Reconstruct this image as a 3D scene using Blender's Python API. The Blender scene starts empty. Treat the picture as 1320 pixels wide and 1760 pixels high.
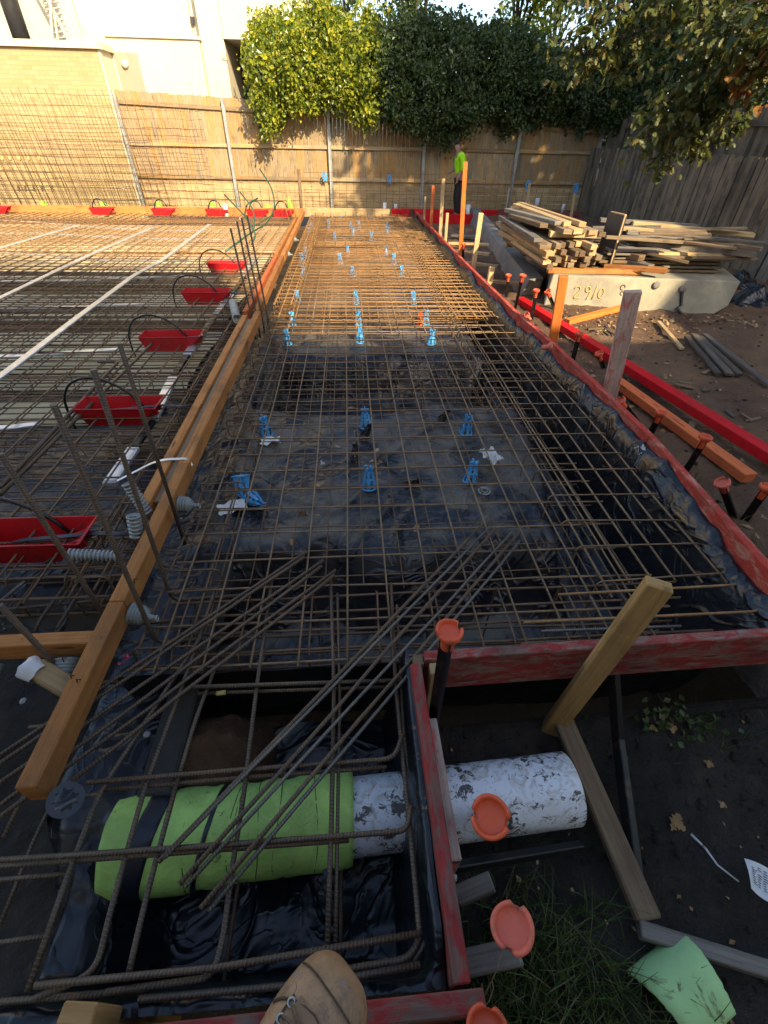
import bpy, math, random
from mathutils import Vector, Matrix, noise
from math import radians, sin, cos, pi, exp
S = bpy.context.scene
COL = S.collection
R = random.Random(11)
V = Vector
# ------------------------------------------------------------------ camera
F, PITCH, YAW, ROLL, CAMH = 780.0, radians(39.9), radians(4.5), radians(1.3), 1.73
fw = V((sin(YAW)*cos(PITCH), cos(YAW)*cos(PITCH), -sin(PITCH)))
_rt = V((cos(YAW), -sin(YAW), 0)); _up = _rt.cross(fw)
rt = _rt*cos(ROLL)+_up*sin(ROLL); up = -_rt*sin(ROLL)+_up*cos(ROLL)
CAM = V((0, 0, CAMH))
cam = bpy.data.cameras.new('camera'); camo = bpy.data.objects.new('camera', cam); COL.objects.link(camo)
camo.matrix_world = Matrix(((rt.x, up.x, -fw.x, 0), (rt.y, up.y, -fw.y, 0), (rt.z, up.z, -fw.z, CAMH), (0, 0, 0, 1)))
cam.sensor_fit = 'VERTICAL'; cam.sensor_height = 24; cam.sensor_width = 18
cam.lens = F/1760*24; cam.clip_start = .02; cam.clip_end = 3000
S.camera = camo
# ------------------------------------------------------------------ light
SUN_AZ, SUN_EL = radians(155), radians(33)
sd = V((sin(SUN_AZ)*cos(SUN_EL), cos(SUN_AZ)*cos(SUN_EL), sin(SUN_EL)))
W = bpy.data.worlds.new('World'); S.world = W; W.use_nodes = True
nt = W.node_tree; nt.nodes.clear()
sky = nt.nodes.new('ShaderNodeTexSky'); sky.sky_type = 'NISHITA'; sky.sun_disc = False
sky.sun_elevation = SUN_EL; sky.sun_rotation = SUN_AZ; sky.air_density = 1.0; sky.dust_density = 2.0
bg = nt.nodes.new('ShaderNodeBackground'); bg.inputs[1].default_value = .15
wo = nt.nodes.new('ShaderNodeOutputWorld'); nt.links.new(sky.outputs[0], bg.inputs[0]); nt.links.new(bg.outputs[0], wo.inputs[0])
sl = bpy.data.lights.new('sun', 'SUN'); sl.energy = 4.0; sl.angle = radians(.6); sl.color = (1, .80, .52)
so = bpy.data.objects.new('sun', sl); COL.objects.link(so); so.rotation_euler = sd.to_track_quat('Z', 'Y').to_euler(); so.location = sd*40
S.view_settings.view_transform = 'Standard'; S.view_settings.look = 'None'; S.view_settings.exposure = 1.28; S.view_settings.gamma = 1
# ------------------------------------------------------------------ image-to-place helpers (photo pixels -> points on known planes)
def ray(u, v): return rt*((u-660)/F)-up*((v-880)/F)+fw
def P(u, v, z=0.0):
    d = ray(u, v); return CAM+d*((z-CAMH)/d.z)
def PY(u, v, y):
    d = ray(u, v); return CAM+d*(y/d.y)
def ss(a, b, x):
    t = max(0., min(1., (x-a)/(b-a))); return t*t*(3-2*t)
def nz(x, y, s=1., o=0.): return noise.noise(V((x*s, y*s, o)))
ORD = ['first', 'second', 'third', 'fourth', 'fifth', 'sixth', 'seventh', 'eighth', 'ninth', 'tenth', 'eleventh', 'twelfth', 'thirteenth', 'fourteenth', 'fifteenth', 'sixteenth']
# ------------------------------------------------------------------ mesh builder
class MB:
    def __init__(s): s.v = []; s.f = []; s.uv = []; s.sm = []
    def face(s, idx, uv=None, sm=False):
        s.f.append(tuple(idx)); s.uv += uv if uv else [(0, 0)]*len(idx); s.sm.append(sm)
    def beam(s, a, b, w, h, upv=(0, 0, 1), w2=None, h2=None, roll=0):
        a, b = V(a), V(b); ax = (b-a); L = ax.length; ax.normalize(); u = V(upv)
        if abs(ax.dot(u)) > .98: u = V((0, 1, 0))
        si = ax.cross(u).normalized(); u = si.cross(ax)
        if roll: si, u = si*cos(roll)+u*sin(roll), u*cos(roll)-si*sin(roll)
        i = len(s.v); w2 = w2 or w; h2 = h2 or h
        for p, ww, hh in ((a, w, h), (b, w2, h2)):
            for sx, sz in ((-1, -1), (1, -1), (1, 1), (-1, 1)): s.v.append(p+si*(sx*ww/2)+u*(sz*hh/2))
        o = R.random()*40; q = 0
        per = (w, h, w, h)
        for k in range(4):
            k2 = (k+1) % 4
            s.face((i+k, i+k2, i+4+k2, i+4+k), [(o, q), (o, q+per[k]), (o+L, q+per[k]), (o+L, q)]); q += per[k]+.003
        for fc in ((i+3, i+2, i+1, i), (i+4, i+5, i+6, i+7)):
            s.face(fc, [(o, 0), (o+.02, 0), (o+.02, h*.3), (o, h*.3)])
        return s
    def box(s, c, d):
        c = V(c); return s.beam(c-V((d[0]/2, 0, 0)), c+V((d[0]/2, 0, 0)), d[1], d[2])
    def tube(s, pts, r, n=6, caps=True, r2=None, closed=False):
        pts = [V(p) for p in pts]; m = len(pts); i0 = len(s.v); L = 0; o = R.random()*9
        t = (pts[1]-pts[0]).normalized(); nrm = t.orthogonal().normalized(); us = []
        for k, p in enumerate(pts):
            if k: L += (p-pts[k-1]).length
            us.append(o+L)
            if closed: t2 = (pts[(k+1) % m]-pts[k-1]).normalized()
            else: t2 = (pts[min(k+1, m-1)]-pts[max(k-1, 0)])
            t2 = t2.normalized() if t2.length > 1e-9 else t
            nrm = (nrm-t2*nrm.dot(t2)); nrm = nrm.normalized() if nrm.length > 1e-6 else t2.orthogonal().normalized()
            bi = t2.cross(nrm); t = t2
            rr = r if r2 is None else r+(r2-r)*k/(m-1)
            for j in range(n): s.v.append(p+nrm*(rr*cos(2*pi*j/n))+bi*(rr*sin(2*pi*j/n)))
        for k in range(m if closed else m-1):
            k2 = (k+1) % m; u0 = us[k]; u1 = us[k2] if k2 else us[k]+(pts[0]-pts[k]).length
            for j in range(n):
                j2 = (j+1) % n
                s.face((i0+k*n+j, i0+k*n+j2, i0+k2*n+j2, i0+k2*n+j), [(u0, j/n), (u0, (j+1)/n), (u1, (j+1)/n), (u1, j/n)], True)
        if caps and not closed:
            s.face([i0+j for j in reversed(range(n))]); s.face([i0+(m-1)*n+j for j in range(n)])
        return s
    def lathe(s, prof, n=20, M=None, fn=None):
        M = M or Matrix(); i0 = len(s.v)
        for k, (r, z) in enumerate(prof):
            for j in range(n):
                a = 2*pi*j/n; rr, zz = fn(k, a, r, z) if fn else (r, z)
                s.v.append(M @ V((rr*cos(a), rr*sin(a), zz)))
        for k in range(len(prof)-1):
            for j in range(n):
                j2 = (j+1) % n
                s.face((i0+k*n+j, i0+k*n+j2, i0+(k+1)*n+j2, i0+(k+1)*n+j), [(k*.05, j/n), (k*.05, (j+1)/n), (k*.05+.05, (j+1)/n), (k*.05+.05, j/n)], True)
        return s
    def quad(s, a, b, c, d):
        a, b, c, d = map(V, (a, b, c, d)); i = len(s.v); s.v += [a, b, c, d]; w = (b-a).length; h = (d-a).length
        s.face((i, i+1, i+2, i+3), [(0, 0), (w, 0), (w, h), (0, h)]); return s
    def prism(s, pts, ex):
        i = len(s.v); n = len(pts); ex = V(ex); s.v += [V(p) for p in pts]+[V(p)+ex for p in pts]
        s.face(list(range(i, i+n))[::-1], [(p[0], p[-1]) for p in pts]); s.face(range(i+n, i+2*n), [(p[0], p[-1]) for p in pts])
        for k in range(n):
            k2 = (k+1) % n; s.face((i+k, i+k2, i+n+k2, i+n+k), [(0, 0), (.1, 0), (.1, .05), (0, .05)])
        return s
    def grid(s, nx, ny, fn, sm=True):
        i0 = len(s.v); pts = []
        for j in range(ny+1):
            for i in range(nx+1):
                p = V(fn(i/nx, j/ny)); s.v.append(p)
        for j in range(ny):
            for i in range(nx):
                q = (i0+j*(nx+1)+i, i0+j*(nx+1)+i+1, i0+(j+1)*(nx+1)+i+1, i0+(j+1)*(nx+1)+i)
                s.face(q, [(s.v[k].x, s.v[k].y) for k in q], sm)
        return s
    def leaf(s, p, d, n, L, w, fold=.25):
        """one leaf: two triangles folded on the midrib; d = direction, n = normal; the uv holds a random tint"""
        sd_ = d.cross(n); i = len(s.v); rnd = R.random(); r2 = R.random()
        s.v += [p, p+d*(L*.5)+sd_*(w*.5)+n*(fold*w), p+d*L, p+d*(L*.5)-sd_*(w*.5)+n*(fold*w)]
        uv = [(rnd, r2)]*3
        s.face((i, i+1, i+2), uv); s.face((i, i+2, i+3), uv); return s
def build(name, mb, mat, parent=None, label=None, cat=None, group=None, kind=None, bevel=0, loc=None):
    me = bpy.data.meshes.new(name)
    if loc is None:
        xs = [p.x for p in mb.v]; ys = [p.y for p in mb.v]; zs = [p.z for p in mb.v]
        loc = V(((min(xs)+max(xs))/2, (min(ys)+max(ys))/2, min(zs)))
    me.from_pydata([tuple(p-loc) for p in mb.v], [], mb.f)
    uvl = me.uv_layers.new(name='UVMap'); uvl.data.foreach_set('uv', [c for t in mb.uv for c in t])
    me.polygons.foreach_set('use_smooth', mb.sm); me.materials.append(mat); me.update()
    o = bpy.data.objects.new(name, me); COL.objects.link(o)
    if parent: o.parent = parent; o.location = loc-world(parent)
    else: o.location = loc
    if bevel:
        m = o.modifiers.new('edge', 'BEVEL'); m.width = bevel; m.segments = 1; m.limit_method = 'ANGLE'; m.angle_limit = radians(40)
    tag(o, label, cat, group, kind); return o
def world(o):
    p = V(o.location)
    while o.parent: o = o.parent; p += o.location
    return p
def tag(o, label=None, cat=None, group=None, kind=None):
    for k, x in (('label', label), ('category', cat), ('group', group), ('kind', kind)):
        if x: o[k] = x
    return o
def empty(name, loc, label, cat, group=None):
    o = bpy.data.objects.new(name, None); COL.objects.link(o); o.location = loc; o.empty_display_size = .1
    return tag(o, label, cat, group)
def copy_tree(o, parent=None):
    c = o.copy(); COL.objects.link(c); c.parent = parent
    for ch in list(o.children): copy_tree(ch, c)
    return c
# ------------------------------------------------------------------ materials
class NT:
    def __init__(s, name):
        s.m = bpy.data.materials.new(name); s.m.use_nodes = True; s.t = s.m.node_tree; s.t.nodes.clear()
        s.out = s.n('OutputMaterial'); s.b = s.n('BsdfPrincipled'); s.l(s.b.outputs[0], s.out.inputs[0])
    def n(s, k, **kw):
        x = s.t.nodes.new('ShaderNode'+k)
        for a, b in kw.items(): setattr(x, a, b)
        return x
    def l(s, a, b): s.t.links.new(a, b)
    def i(s, node, **kw):
        for a, b in kw.items():
            k = a.replace('_', ' ')
            if hasattr(b, 'is_output'): s.l(b, node.inputs[k])
            else: node.inputs[k].default_value = b
        return node
    def coord(s, kind='Object', scale=(1, 1, 1), rnd=True):
        tc = s.n('TexCoord'); mp = s.n('Mapping'); s.l(tc.outputs[kind], mp.inputs[0]); mp.inputs['Scale'].default_value = scale
        if rnd:
            oi = s.n('ObjectInfo'); mu = s.n('Math', operation='MULTIPLY'); s.l(oi.outputs['Random'], mu.inputs[0]); mu.inputs[1].default_value = 37
            cx = s.n('CombineXYZ'); s.l(mu.outputs[0], cx.inputs[0]); s.l(mu.outputs[0], cx.inputs[1]); s.l(cx.outputs[0], mp.inputs['Location'])
        return mp.outputs[0]
    def noise(s, vec, scale, detail=4, rough=.6, dist=0):
        x = s.n('TexNoise'); s.l(vec, x.inputs['Vector']); s.i(x, Scale=scale, Detail=detail, Roughness=rough, Distortion=dist); return x.outputs['Fac']
    def ramp(s, fac, stops, interp='LINEAR'):
        x = s.n('ValToRGB'); s.l(fac, x.inputs[0]); cr = x.color_ramp; cr.interpolation = interp
        while len(cr.elements) > 1: cr.elements.remove(cr.elements[0])
        for k, (p, c) in enumerate(stops):
            e = cr.elements[0] if k == 0 else cr.elements.new(p); e.position = p
            e.color = (c, c, c, 1) if isinstance(c, (int, float)) else (*c, 1)
        return x.outputs[0]
    def mix(s, f, a, b, mode='MIX'):
        x = s.n('Mix', data_type='RGBA', blend_type=mode)
        for k, val in ((0, f), (6, a), (7, b)):
            if hasattr(val, 'is_output'): s.l(val, x.inputs[k])
            elif k == 0: x.inputs[0].default_value = val
            else: x.inputs[k].default_value = (*val, 1)
        return x.outputs[2]
    def bump(s, h, strength=.4, dist=.01, prev=None):
        x = s.n('Bump'); s.l(h, x.inputs['Height']); x.inputs['Strength'].default_value = strength; x.inputs['Distance'].default_value = dist
        if prev: s.l(prev, x.inputs['Normal'])
        return x.outputs[0]
    def rand(s): return s.n('ObjectInfo').outputs['Random']
    def done(s, col=None, rough=.6, nrm=None, metal=0, **kw):
        b = s.b
        for k, x in (('Base Color', col), ('Roughness', rough), ('Normal', nrm), ('Metallic', metal)):
            if x is None: continue
            if hasattr(x, 'is_output'): s.l(x, b.inputs[k])
            else: b.inputs[k].default_value = (*x, 1) if k == 'Base Color' else x
        for k, x in kw.items(): b.inputs[k.replace('_', ' ')].default_value = x
        return s.m
def wood(name, a, b, stain=(.05, .035, .02), stain_amt=.5, paint=None, worn=.5, rough=.75, grain=70, tone=None):
    t = NT(name); uv = t.coord('UV', (1, 1, 1)); g = t.coord('UV', (2.2, grain, 1))
    gr = t.noise(g, 1., 5, .65, .8); col = t.ramp(gr, [(.3, a), (.5, tuple((x+y)/2 for x, y in zip(a, b))), (.72, b)])
    if tone:
        pb = t.noise(t.coord('UV', (.33, 0, 1)), 1.7, 2, .5); col = t.mix(t.ramp(pb, [(.48, 0.), (.62, .8)]), col, tone[0]); col = t.mix(t.ramp(pb, [(.30, .85), (.44, 0.)]), col, tone[1])
    big = t.noise(uv, 2.6, 5, .65); hv = t.n('HueSaturation'); t.l(col, hv.inputs['Color'])
    mr = t.n('MapRange'); t.l(t.rand(), mr.inputs[0]); mr.inputs[3].default_value = .7; mr.inputs[4].default_value = 1.25; t.l(mr.outputs[0], hv.inputs['Value']); col = hv.outputs[0]
    if paint:
        pk = t.noise(t.coord('UV', (5, 13, 1)), 1.6, 8, .74, .6); col = t.mix(t.ramp(pk, [(worn-.08, 0.), (worn+.06, 1.)]), t.mix(t.ramp(t.noise(uv, 14, 4), [(.3, 0.), (.7, .6)]), paint, tuple(x*.6 for x in paint)), col)
    col = t.mix(t.ramp(big, [(.5, 0.), (.75, stain_amt)]), col, stain)
    vo = t.n('TexVoronoi'); t.l(t.coord('UV', (2.6, 16, 1)), vo.inputs['Vector']); vo.inputs['Scale'].default_value = 1.; kn = t.ramp(vo.outputs['Distance'], [(.08, .9), (.15, 0.)]); col = t.mix(kn, col, tuple(x*.8 for x in stain))
    sp = t.noise(uv, 38, 3, .6); col = t.mix(t.ramp(sp, [(.66, 0.), (.74, stain_amt)]), col, tuple(x*.6 for x in stain))
    n = t.bump(gr, .6, .004); n = t.bump(big, .3, .015, n)
    return t.done(col, rough, n, Specular_IOR_Level=.22)
M = {}
M['lvl'] = wood('orange_formply', (.30, .115, .030), (.52, .225, .068), (.09, .05, .027), .8)
M['orange'] = wood('orange_stain', (.50, .12, .02), (.70, .22, .045), (.2, .06, .02), .3)
M['stack'] = wood('sawn_timber', (.17, .125, .075), (.36, .27, .165), (.08, .055, .035), .85)
M['pine'] = wood('raw_pine', (.36, .24, .11), (.58, .43, .23), (.14, .09, .05), .6)
M['honey'] = wood('honey_timber', (.25, .14, .05), (.42, .26, .10), (.12, .07, .035), .55, grain=40)
M['grey'] = wood('weathered_wood', (.13, .115, .095), (.30, .265, .22), (.06, .05, .04), .6)
M['brown'] = wood('old_brown_wood', (.13, .085, .05), (.27, .19, .11), (.05, .035, .025), .6)
M['red'] = wood('red_painted_timber', (.16, .1, .075), (.27, .18, .14), (.055, .032, .028), .8, (.33, .04, .035), .53)
M['redclean'] = wood('bright_red_timber', (.4, .05, .05), (.5, .08, .07), (.12, .035, .03), .35, (.62, .008, .014), .75, .6)
M['redworn'] = wood('worn_red_timber', (.30, .21, .17), (.50, .40, .33), (.12, .07, .055), .5, (.52, .13, .10), .46)
M['redtop'] = wood('red_orange_board', (.36, .13, .09), (.5, .24, .17), (.10, .045, .035), .7, (.50, .055, .035), .57)
M['orangered'] = wood('orange_red_timber', (.52, .115, .035), (.64, .18, .06), (.16, .05, .03), .4)
M['paling'] = wood('fence_palings', (.23, .17, .095), (.46, .35, .205), (.12, .085, .05), .6, grain=45, tone=((.44, .25, .085), (.23, .195, .15)))
M['darkpaling'] = wood('old_grey_palings', (.105, .082, .055), (.24, .195, .138), (.03, .024, .018), .85, grain=45, tone=((.055, .045, .034), (.22, .165, .10)))
M['lath'] = wood('dark_lath', (.055, .048, .04), (.14, .12, .098), (.025, .02, .016), .7)
def rust(name, a, b, ribs=0, rough=.6, metal=.25):
    t = NT(name); o = t.coord('Object', (1, 1, 1)); n1 = t.noise(o, 9, 5, .7); n2 = t.noise(o, 70, 3)
    col = t.mix(t.ramp(n1, [(.35, 0.), (.68, 1.)]), a, b); col = t.mix(t.ramp(n2, [(.5, 0.), (.75, .5)]), col, tuple(x*.45 for x in a)); nr = t.bump(n2, .25, .001)
    if ribs:
        tc = t.n('TexCoord'); sp = t.n('SeparateXYZ'); t.l(tc.outputs['UV'], sp.inputs[0])
        m1 = t.n('Math', operation='MULTIPLY'); t.l(sp.outputs[0], m1.inputs[0]); m1.inputs[1].default_value = 2*pi/ribs
        m2 = t.n('Math', operation='MULTIPLY_ADD'); t.l(sp.outputs[1], m2.inputs[0]); m2.inputs[1].default_value = 2*pi; t.l(m1.outputs[0], m2.inputs[2])
        s_ = t.n('Math', operation='SINE'); t.l(m2.outputs[0], s_.inputs[0]); h = t.ramp(s_.outputs[0], [(.25, 0.), (.75, 1.)])
        nr = t.bump(h, .9, .004, nr); col = t.mix(t.ramp(s_.outputs[0], [(0., 0.), (.8, .45)]), col, tuple(min(1, x*1.9+.02) for x in b))
    return t.done(col, rough, nr, metal)
M['mesh'] = rust('sunlit_rusty_mesh_wire', (.24, .135, .055), (.42, .235, .088), 0, .6, .1)  # rust, with its orange raised to carry the sunlight on the far sheets
M['meshshade'] = rust('shade_browned_mesh_wire', (.15, .098, .055), (.28, .175, .085), 0, .6, .1)  # same rusty wire, browned so its colour carries the near shade
M['meshshade2'] = rust('shade_dulled_mesh_wire', (.105, .064, .036), (.20, .118, .058), 0, .6, .15)  # duller copy of the wire, shade of the near half put into its colour
M['bar'] = rust('ribbed_bar', (.062, .048, .036), (.13, .085, .05), .011, .5, .35)
M['bargrey'] = rust('grey_ribbed_bar', (.11, .105, .095), (.17, .15, .12), .010, .42, .5)
M['wallmesh'] = rust('brown_mesh_wire', (.13, .07, .03), (.24, .12, .045), 0, .65, .1)
def membrane(name, dust, dcol, amt, xfade=None):
    t = NT(name); o = t.coord('Object', (1, 1, 1), False); d = t.noise(o, 2.2, 7, .68, .6); d2 = t.noise(o, 40, 4, .7)
    dm = t.ramp(d, [(dust-.05, 0.), (dust+.10, amt)]); spk = t.ramp(d2, [(.60, 0.), (.72, .6)])
    ge = t.n('NewGeometry'); sz = t.n('SeparateXYZ'); t.l(ge.outputs['Normal'], sz.inputs[0]); fl = t.ramp(sz.outputs[2], [(.80, 0.), (.975, 1.)])
    dm = t.mix(1., dm, fl, 'MULTIPLY'); spk = t.mix(1., spk, fl, 'MULTIPLY')
    if xfade:
        tc = t.n('TexCoord'); sx = t.n('SeparateXYZ'); t.l(tc.outputs['UV'], sx.inputs[0]); xf = t.ramp(t.n('MapRange').outputs[0], [(0., 1.), (1., 0.)]); mr = xf.node.inputs[0].links[0].from_node; t.l(sx.outputs[0], mr.inputs[0]); mr.inputs[1].default_value = xfade; mr.inputs[2].default_value = xfade+.35
        dm = t.mix(1., dm, xf, 'MULTIPLY'); spk = t.mix(1., spk, xf, 'MULTIPLY')
    col = t.mix(dm, (.009, .010, .013), dcol); col = t.mix(spk, col, dcol)
    w = t.noise(o, 2.0, 2, .5, 2.2); r = t.n('Math', operation='SUBTRACT'); t.l(w, r.inputs[0]); r.inputs[1].default_value = .5
    ab = t.n('Math', operation='ABSOLUTE'); t.l(r.outputs[0], ab.inputs[0]); fold = t.ramp(ab.outputs[0], [(0., 1.), (.05, 0.)])
    f2 = t.noise(o, 4.2, 2, .5, 1.6); q2 = t.n('Math', operation='SUBTRACT'); t.l(f2, q2.inputs[0]); q2.inputs[1].default_value = .5; a2 = t.n('Math', operation='ABSOLUTE'); t.l(q2.outputs[0], a2.inputs[0]); n = t.bump(fold, .4, .016); n = t.bump(t.ramp(a2.outputs[0], [(0., 1.), (.035, 0.)]), .28, .006, n); n = t.bump(t.noise(o, 3.1, 3, .5, .4), .55, .07, n); n = t.bump(t.noise(o, 8, 2, .5, .4), .25, .015, n); n = t.bump(d2, .15, .004, n)
    return t.done(col, t.ramp(dm, [(0., .31), (.7, .6)]), n, Specular_IOR_Level=.5)
M['black'] = membrane('black_plastic', .50, (.17, .15, .118), .75, 1.15)
M['blackpit'] = membrane('black_plastic_clean', .66, (.05, .042, .035), .6)
M['blackside'] = membrane('black_plastic_glossy', .68, (.06, .05, .04), .5)
def soil(name, a, b, c):
    t = NT(name); o = t.coord('Object', (1, 1, 1), False); n1 = t.noise(o, 1.3, 6, .65); n2 = t.noise(o, 14, 6, .7); n3 = t.noise(o, 60, 4, .7)
    col = t.mix(t.ramp(n1, [(.35, 0.), (.65, 1.)]), a, b); col = t.mix(t.ramp(n2, [(.5, 0.), (.72, .7)]), col, c); col = t.mix(t.ramp(n3, [(.62, 0.), (.72, .5)]), col, tuple(x*2 for x in c))
    n = t.bump(n2, .9, .05); n = t.bump(n3, .6, .012, n); return t.done(col, .95, n)
M['soil'] = soil('brown_soil', (.05, .035, .024), (.12, .078, .045), (.13, .10, .065))
M['mud'] = soil('dark_mud', (.018, .015, .012), (.034, .027, .02), (.05, .038, .026))
M['clay'] = soil('red_clay', (.10, .05, .025), (.16, .085, .04), (.07, .04, .025))
def concrete(name, a, b, s=1.):
    t = NT(name); o = t.coord('Object', (s, s, s)); n1 = t.noise(o, 2.4, 7, .7, .4); n2 = t.noise(o, 40, 4, .6)
    col = t.mix(t.ramp(n1, [(.3, 0.), (.7, 1.)]), a, b); col = t.mix(t.ramp(n2, [(.6, 0.), (.72, .5)]), col, tuple(x*.5 for x in a))
    n = t.bump(n1, .3, .02); n = t.bump(n2, .3, .004, n); return t.done(col, .85, n)
M['concrete'] = concrete('pale_concrete', (.20, .185, .14), (.42, .38, .27))
M['concrete2'] = concrete('dark_concrete', (.13, .12, .105), (.26, .24, .205))
M['footing'] = concrete('muddy_concrete', (.022, .021, .019), (.055, .052, .043), 1.6)
M['cream'] = concrete('cream_sheeting', (.50, .42, .235), (.64, .55, .33), .6)
M['render'] = concrete('cream_render', (.60, .53, .38), (.64, .57, .41), .15)
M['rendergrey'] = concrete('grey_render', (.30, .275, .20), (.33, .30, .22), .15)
def plain(name, c, rough=.5, metal=0, var=.25, dirt=0, dcol=(.08, .06, .04), ds=9, **kw):
    t = NT(name); o = t.coord('Object', (1, 1, 1)); n = t.noise(o, 6, 5, .65)
    col = t.mix(t.ramp(n, [(.3, 0.), (.7, 1.)]), tuple(x*(1-var) for x in c), tuple(min(1, x*(1+var*.4)) for x in c))
    if dirt is not None and dirt != 0 or ds == 22: col = t.mix(t.ramp(t.noise(o, ds, 7, .72, .5), [(.60-dirt*.15, 0.), (.66-dirt*.1, .95)]), col, dcol)
    return t.done(col, rough, t.bump(t.noise(o, 45, 3), .12, .003), metal, **kw)
M['redplastic'] = plain('red_plastic', (.50, .008, .014), .42, 0, .25, .35, (.16, .03, .025), 12)
M['blue'] = plain('blue_plastic', (.09, .38, .72), .4)
M['greyplastic'] = plain('grey_plastic', (.22, .25, .24), .45, 0, .3, .2)
M['lightplastic'] = plain('pale_grey_plastic', (.30, .32, .31), .4, .2, .4)
M['blackplastic'] = plain('black_plastic_part', (.012, .012, .013), .4)
M['cap'] = plain('orange_plastic', (.72, .11, .035), .5, 0, .3, .25, (.35, .09, .05), 14)
M['capfaded'] = plain('faded_orange_plastic', (.70, .15, .085), .6, 0, .3, .25, (.4, .16, .1), 14)
M['steelblack'] = plain('black_steel', (.022, .02, .02), .45, .6, .4, .2, (.08, .05, .03), 20)
M['galv'] = plain('galvanised_steel', (.42, .43, .40), .5, .35, .3)
M['silver'] = plain('silver_duct', (.62, .64, .64), .32, .5, .3)
M['cable'] = plain('black_cable', (.012, .012, .013), .35)
M['greencable'] = plain('green_sheath', (.02, .09, .05), .4)
M['strand'] = plain('steel_strand', (.11, .11, .12), .4, .7, .4)
t = NT('white_pipe'); o = t.coord('Object', (1, 1, 1)); n1 = t.noise(o, 4.5, 3, .5); n2 = t.noise(o, 26, 6, .7, 1.2); n3 = t.noise(o, 11, 6, .75, 2.)
ad = t.n('Math', operation='MULTIPLY_ADD'); t.l(n1, ad.inputs[0]); ad.inputs[1].default_value = .55; t.l(n2, ad.inputs[2])
col = t.mix(t.ramp(n3, [(.48, 0.), (.64, .8)]), (.74, .77, .80), (.40, .34, .25)); col = t.mix(t.ramp(ad.outputs[0], [(.80, 0.), (.845, .95)]), col, (.045, .034, .024)); M['pipe'] = t.done(col, .4, t.bump(ad.outputs[0], .25, .006))
M['cleanpipe'] = plain('white_plastic', (.66, .68, .70), .4, 0, .15, .15)
t = NT('green_foam'); o = t.coord('Object', (1, 1, 1)); n1 = t.noise(o, 5, 6, .7, .5); n2 = t.noise(o, 24, 6, .72, .8); n3 = t.noise(o, 13, 4, .6, 2.5)
col = t.mix(t.ramp(n1, [(.36, 0.), (.62, .85)]), (.46, .72, .17), (.29, .46, .11)); col = t.mix(t.ramp(n3, [(.60, 0.), (.70, .35)]), col, (.52, .76, .34)); col = t.mix(t.ramp(n2, [(.615, 0.), (.67, .85)]), col, (.10, .09, .04))
M['green'] = t.done(col, .7, t.bump(n3, .35, .012, t.bump(n2, .2, .004)))
M['greenpale'] = plain('pale_green_foam', (.44, .72, .30), .75, 0, .15, .25, (.13, .11, .045), 10)
M['tape'] = plain('black_tape', (.012, .013, .022), .35)
M['lime'] = plain('lime_plastic', (.25, .75, .04), .5)
M['paper'] = plain('white_paper', (.72, .72, .70), .8, 0, .15, .1)
M['plasticbag'] = plain('clear_white_plastic', (.62, .62, .62), .25, 0, .2)
M['yellow'] = plain('yellow_paint', (.52, .39, .07), .9, 0, .3, .9, (.40, .36, .23), 30)
M['ink'] = plain('dark_print', (.09, .12, .22), .8)
M['darkgrey'] = plain('dark_grey_metal', (.07, .07, .075), .4, .4)
M['tarp'] = plain('dark_steel_sheet', (.05, .055, .06), .35, .4)
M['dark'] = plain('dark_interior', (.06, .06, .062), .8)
def leafm(name, cols, rough=.45, trans=.35):
    t = NT(name); tc = t.n('TexCoord'); sp = t.n('SeparateXYZ'); t.l(tc.outputs['UV'], sp.inputs[0])
    st = [(k/(len(cols)-1), c) for k, c in enumerate(cols)]; col = t.ramp(sp.outputs[0], st)
    tr = t.n('BsdfTranslucent'); t.l(t.mix(1., col, (1.5, 1.5, .7), 'MULTIPLY'), tr.inputs[0]); t.done(col, rough)
    mx = t.n('MixShader'); mx.inputs[0].default_value = trans; t.l(t.b.outputs[0], mx.inputs[1]); t.l(tr.outputs[0], mx.inputs[2]); t.l(mx.outputs[0], t.out.inputs[0]); return t.m
M['leafhedge'] = leafm('hedge_leaves', [(.055, .10, .012), (.12, .17, .016), (.24, .28, .022), (.42, .39, .03)], .28)
M['leafdark'] = leafm('dark_leaves', [(.03, .055, .016), (.05, .085, .022), (.085, .115, .03)], .4)
M['leafoak'] = leafm('oak_leaves', [(.045, .066, .016), (.07, .092, .02), (.10, .11, .026), (.14, .10, .026)], .5, .25)
M['leafred'] = leafm('russet_leaves', [(.13, .045, .018), (.22, .09, .025), (.28, .15, .03)], .55)
M['leafbright'] = leafm('yellow_green_leaves', [(.14, .20, .02), (.24, .29, .03), (.34, .35, .05)], .45)
M['grass'] = leafm('grass_blades', [(.03, .06, .012), (.055, .10, .02), (.09, .12, .03), (.2, .17, .08)], .5)
M['fallen'] = leafm('fallen_leaves', [(.2, .11, .04), (.34, .2, .07), (.42, .32, .2)], .7, .1)
M['bark'] = wood('bark', (.04, .03, .022), (.1, .08, .06), (.02, .018, .015), .5)
t = NT('cream_brick'); tc = t.n('TexCoord'); bk = t.n('TexBrick'); t.l(tc.outputs['UV'], bk.inputs[0])
t.i(bk, Color1=(.38, .27, .115, 1), Color2=(.47, .35, .17, 1), Mortar=(.33, .26, .15, 1), Scale=1., Mortar_Size=.010, Brick_Width=.24, Row_Height=.086, Bias=0.)
M['brick'] = t.done(t.mix(t.ramp(t.noise(t.coord('Object'), 3, 6), [(.4, 0.), (.8, .35)]), bk.outputs[0], (.36, .26, .12)), .9, t.bump(bk.outputs['Fac'], -.35, .006))
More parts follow.
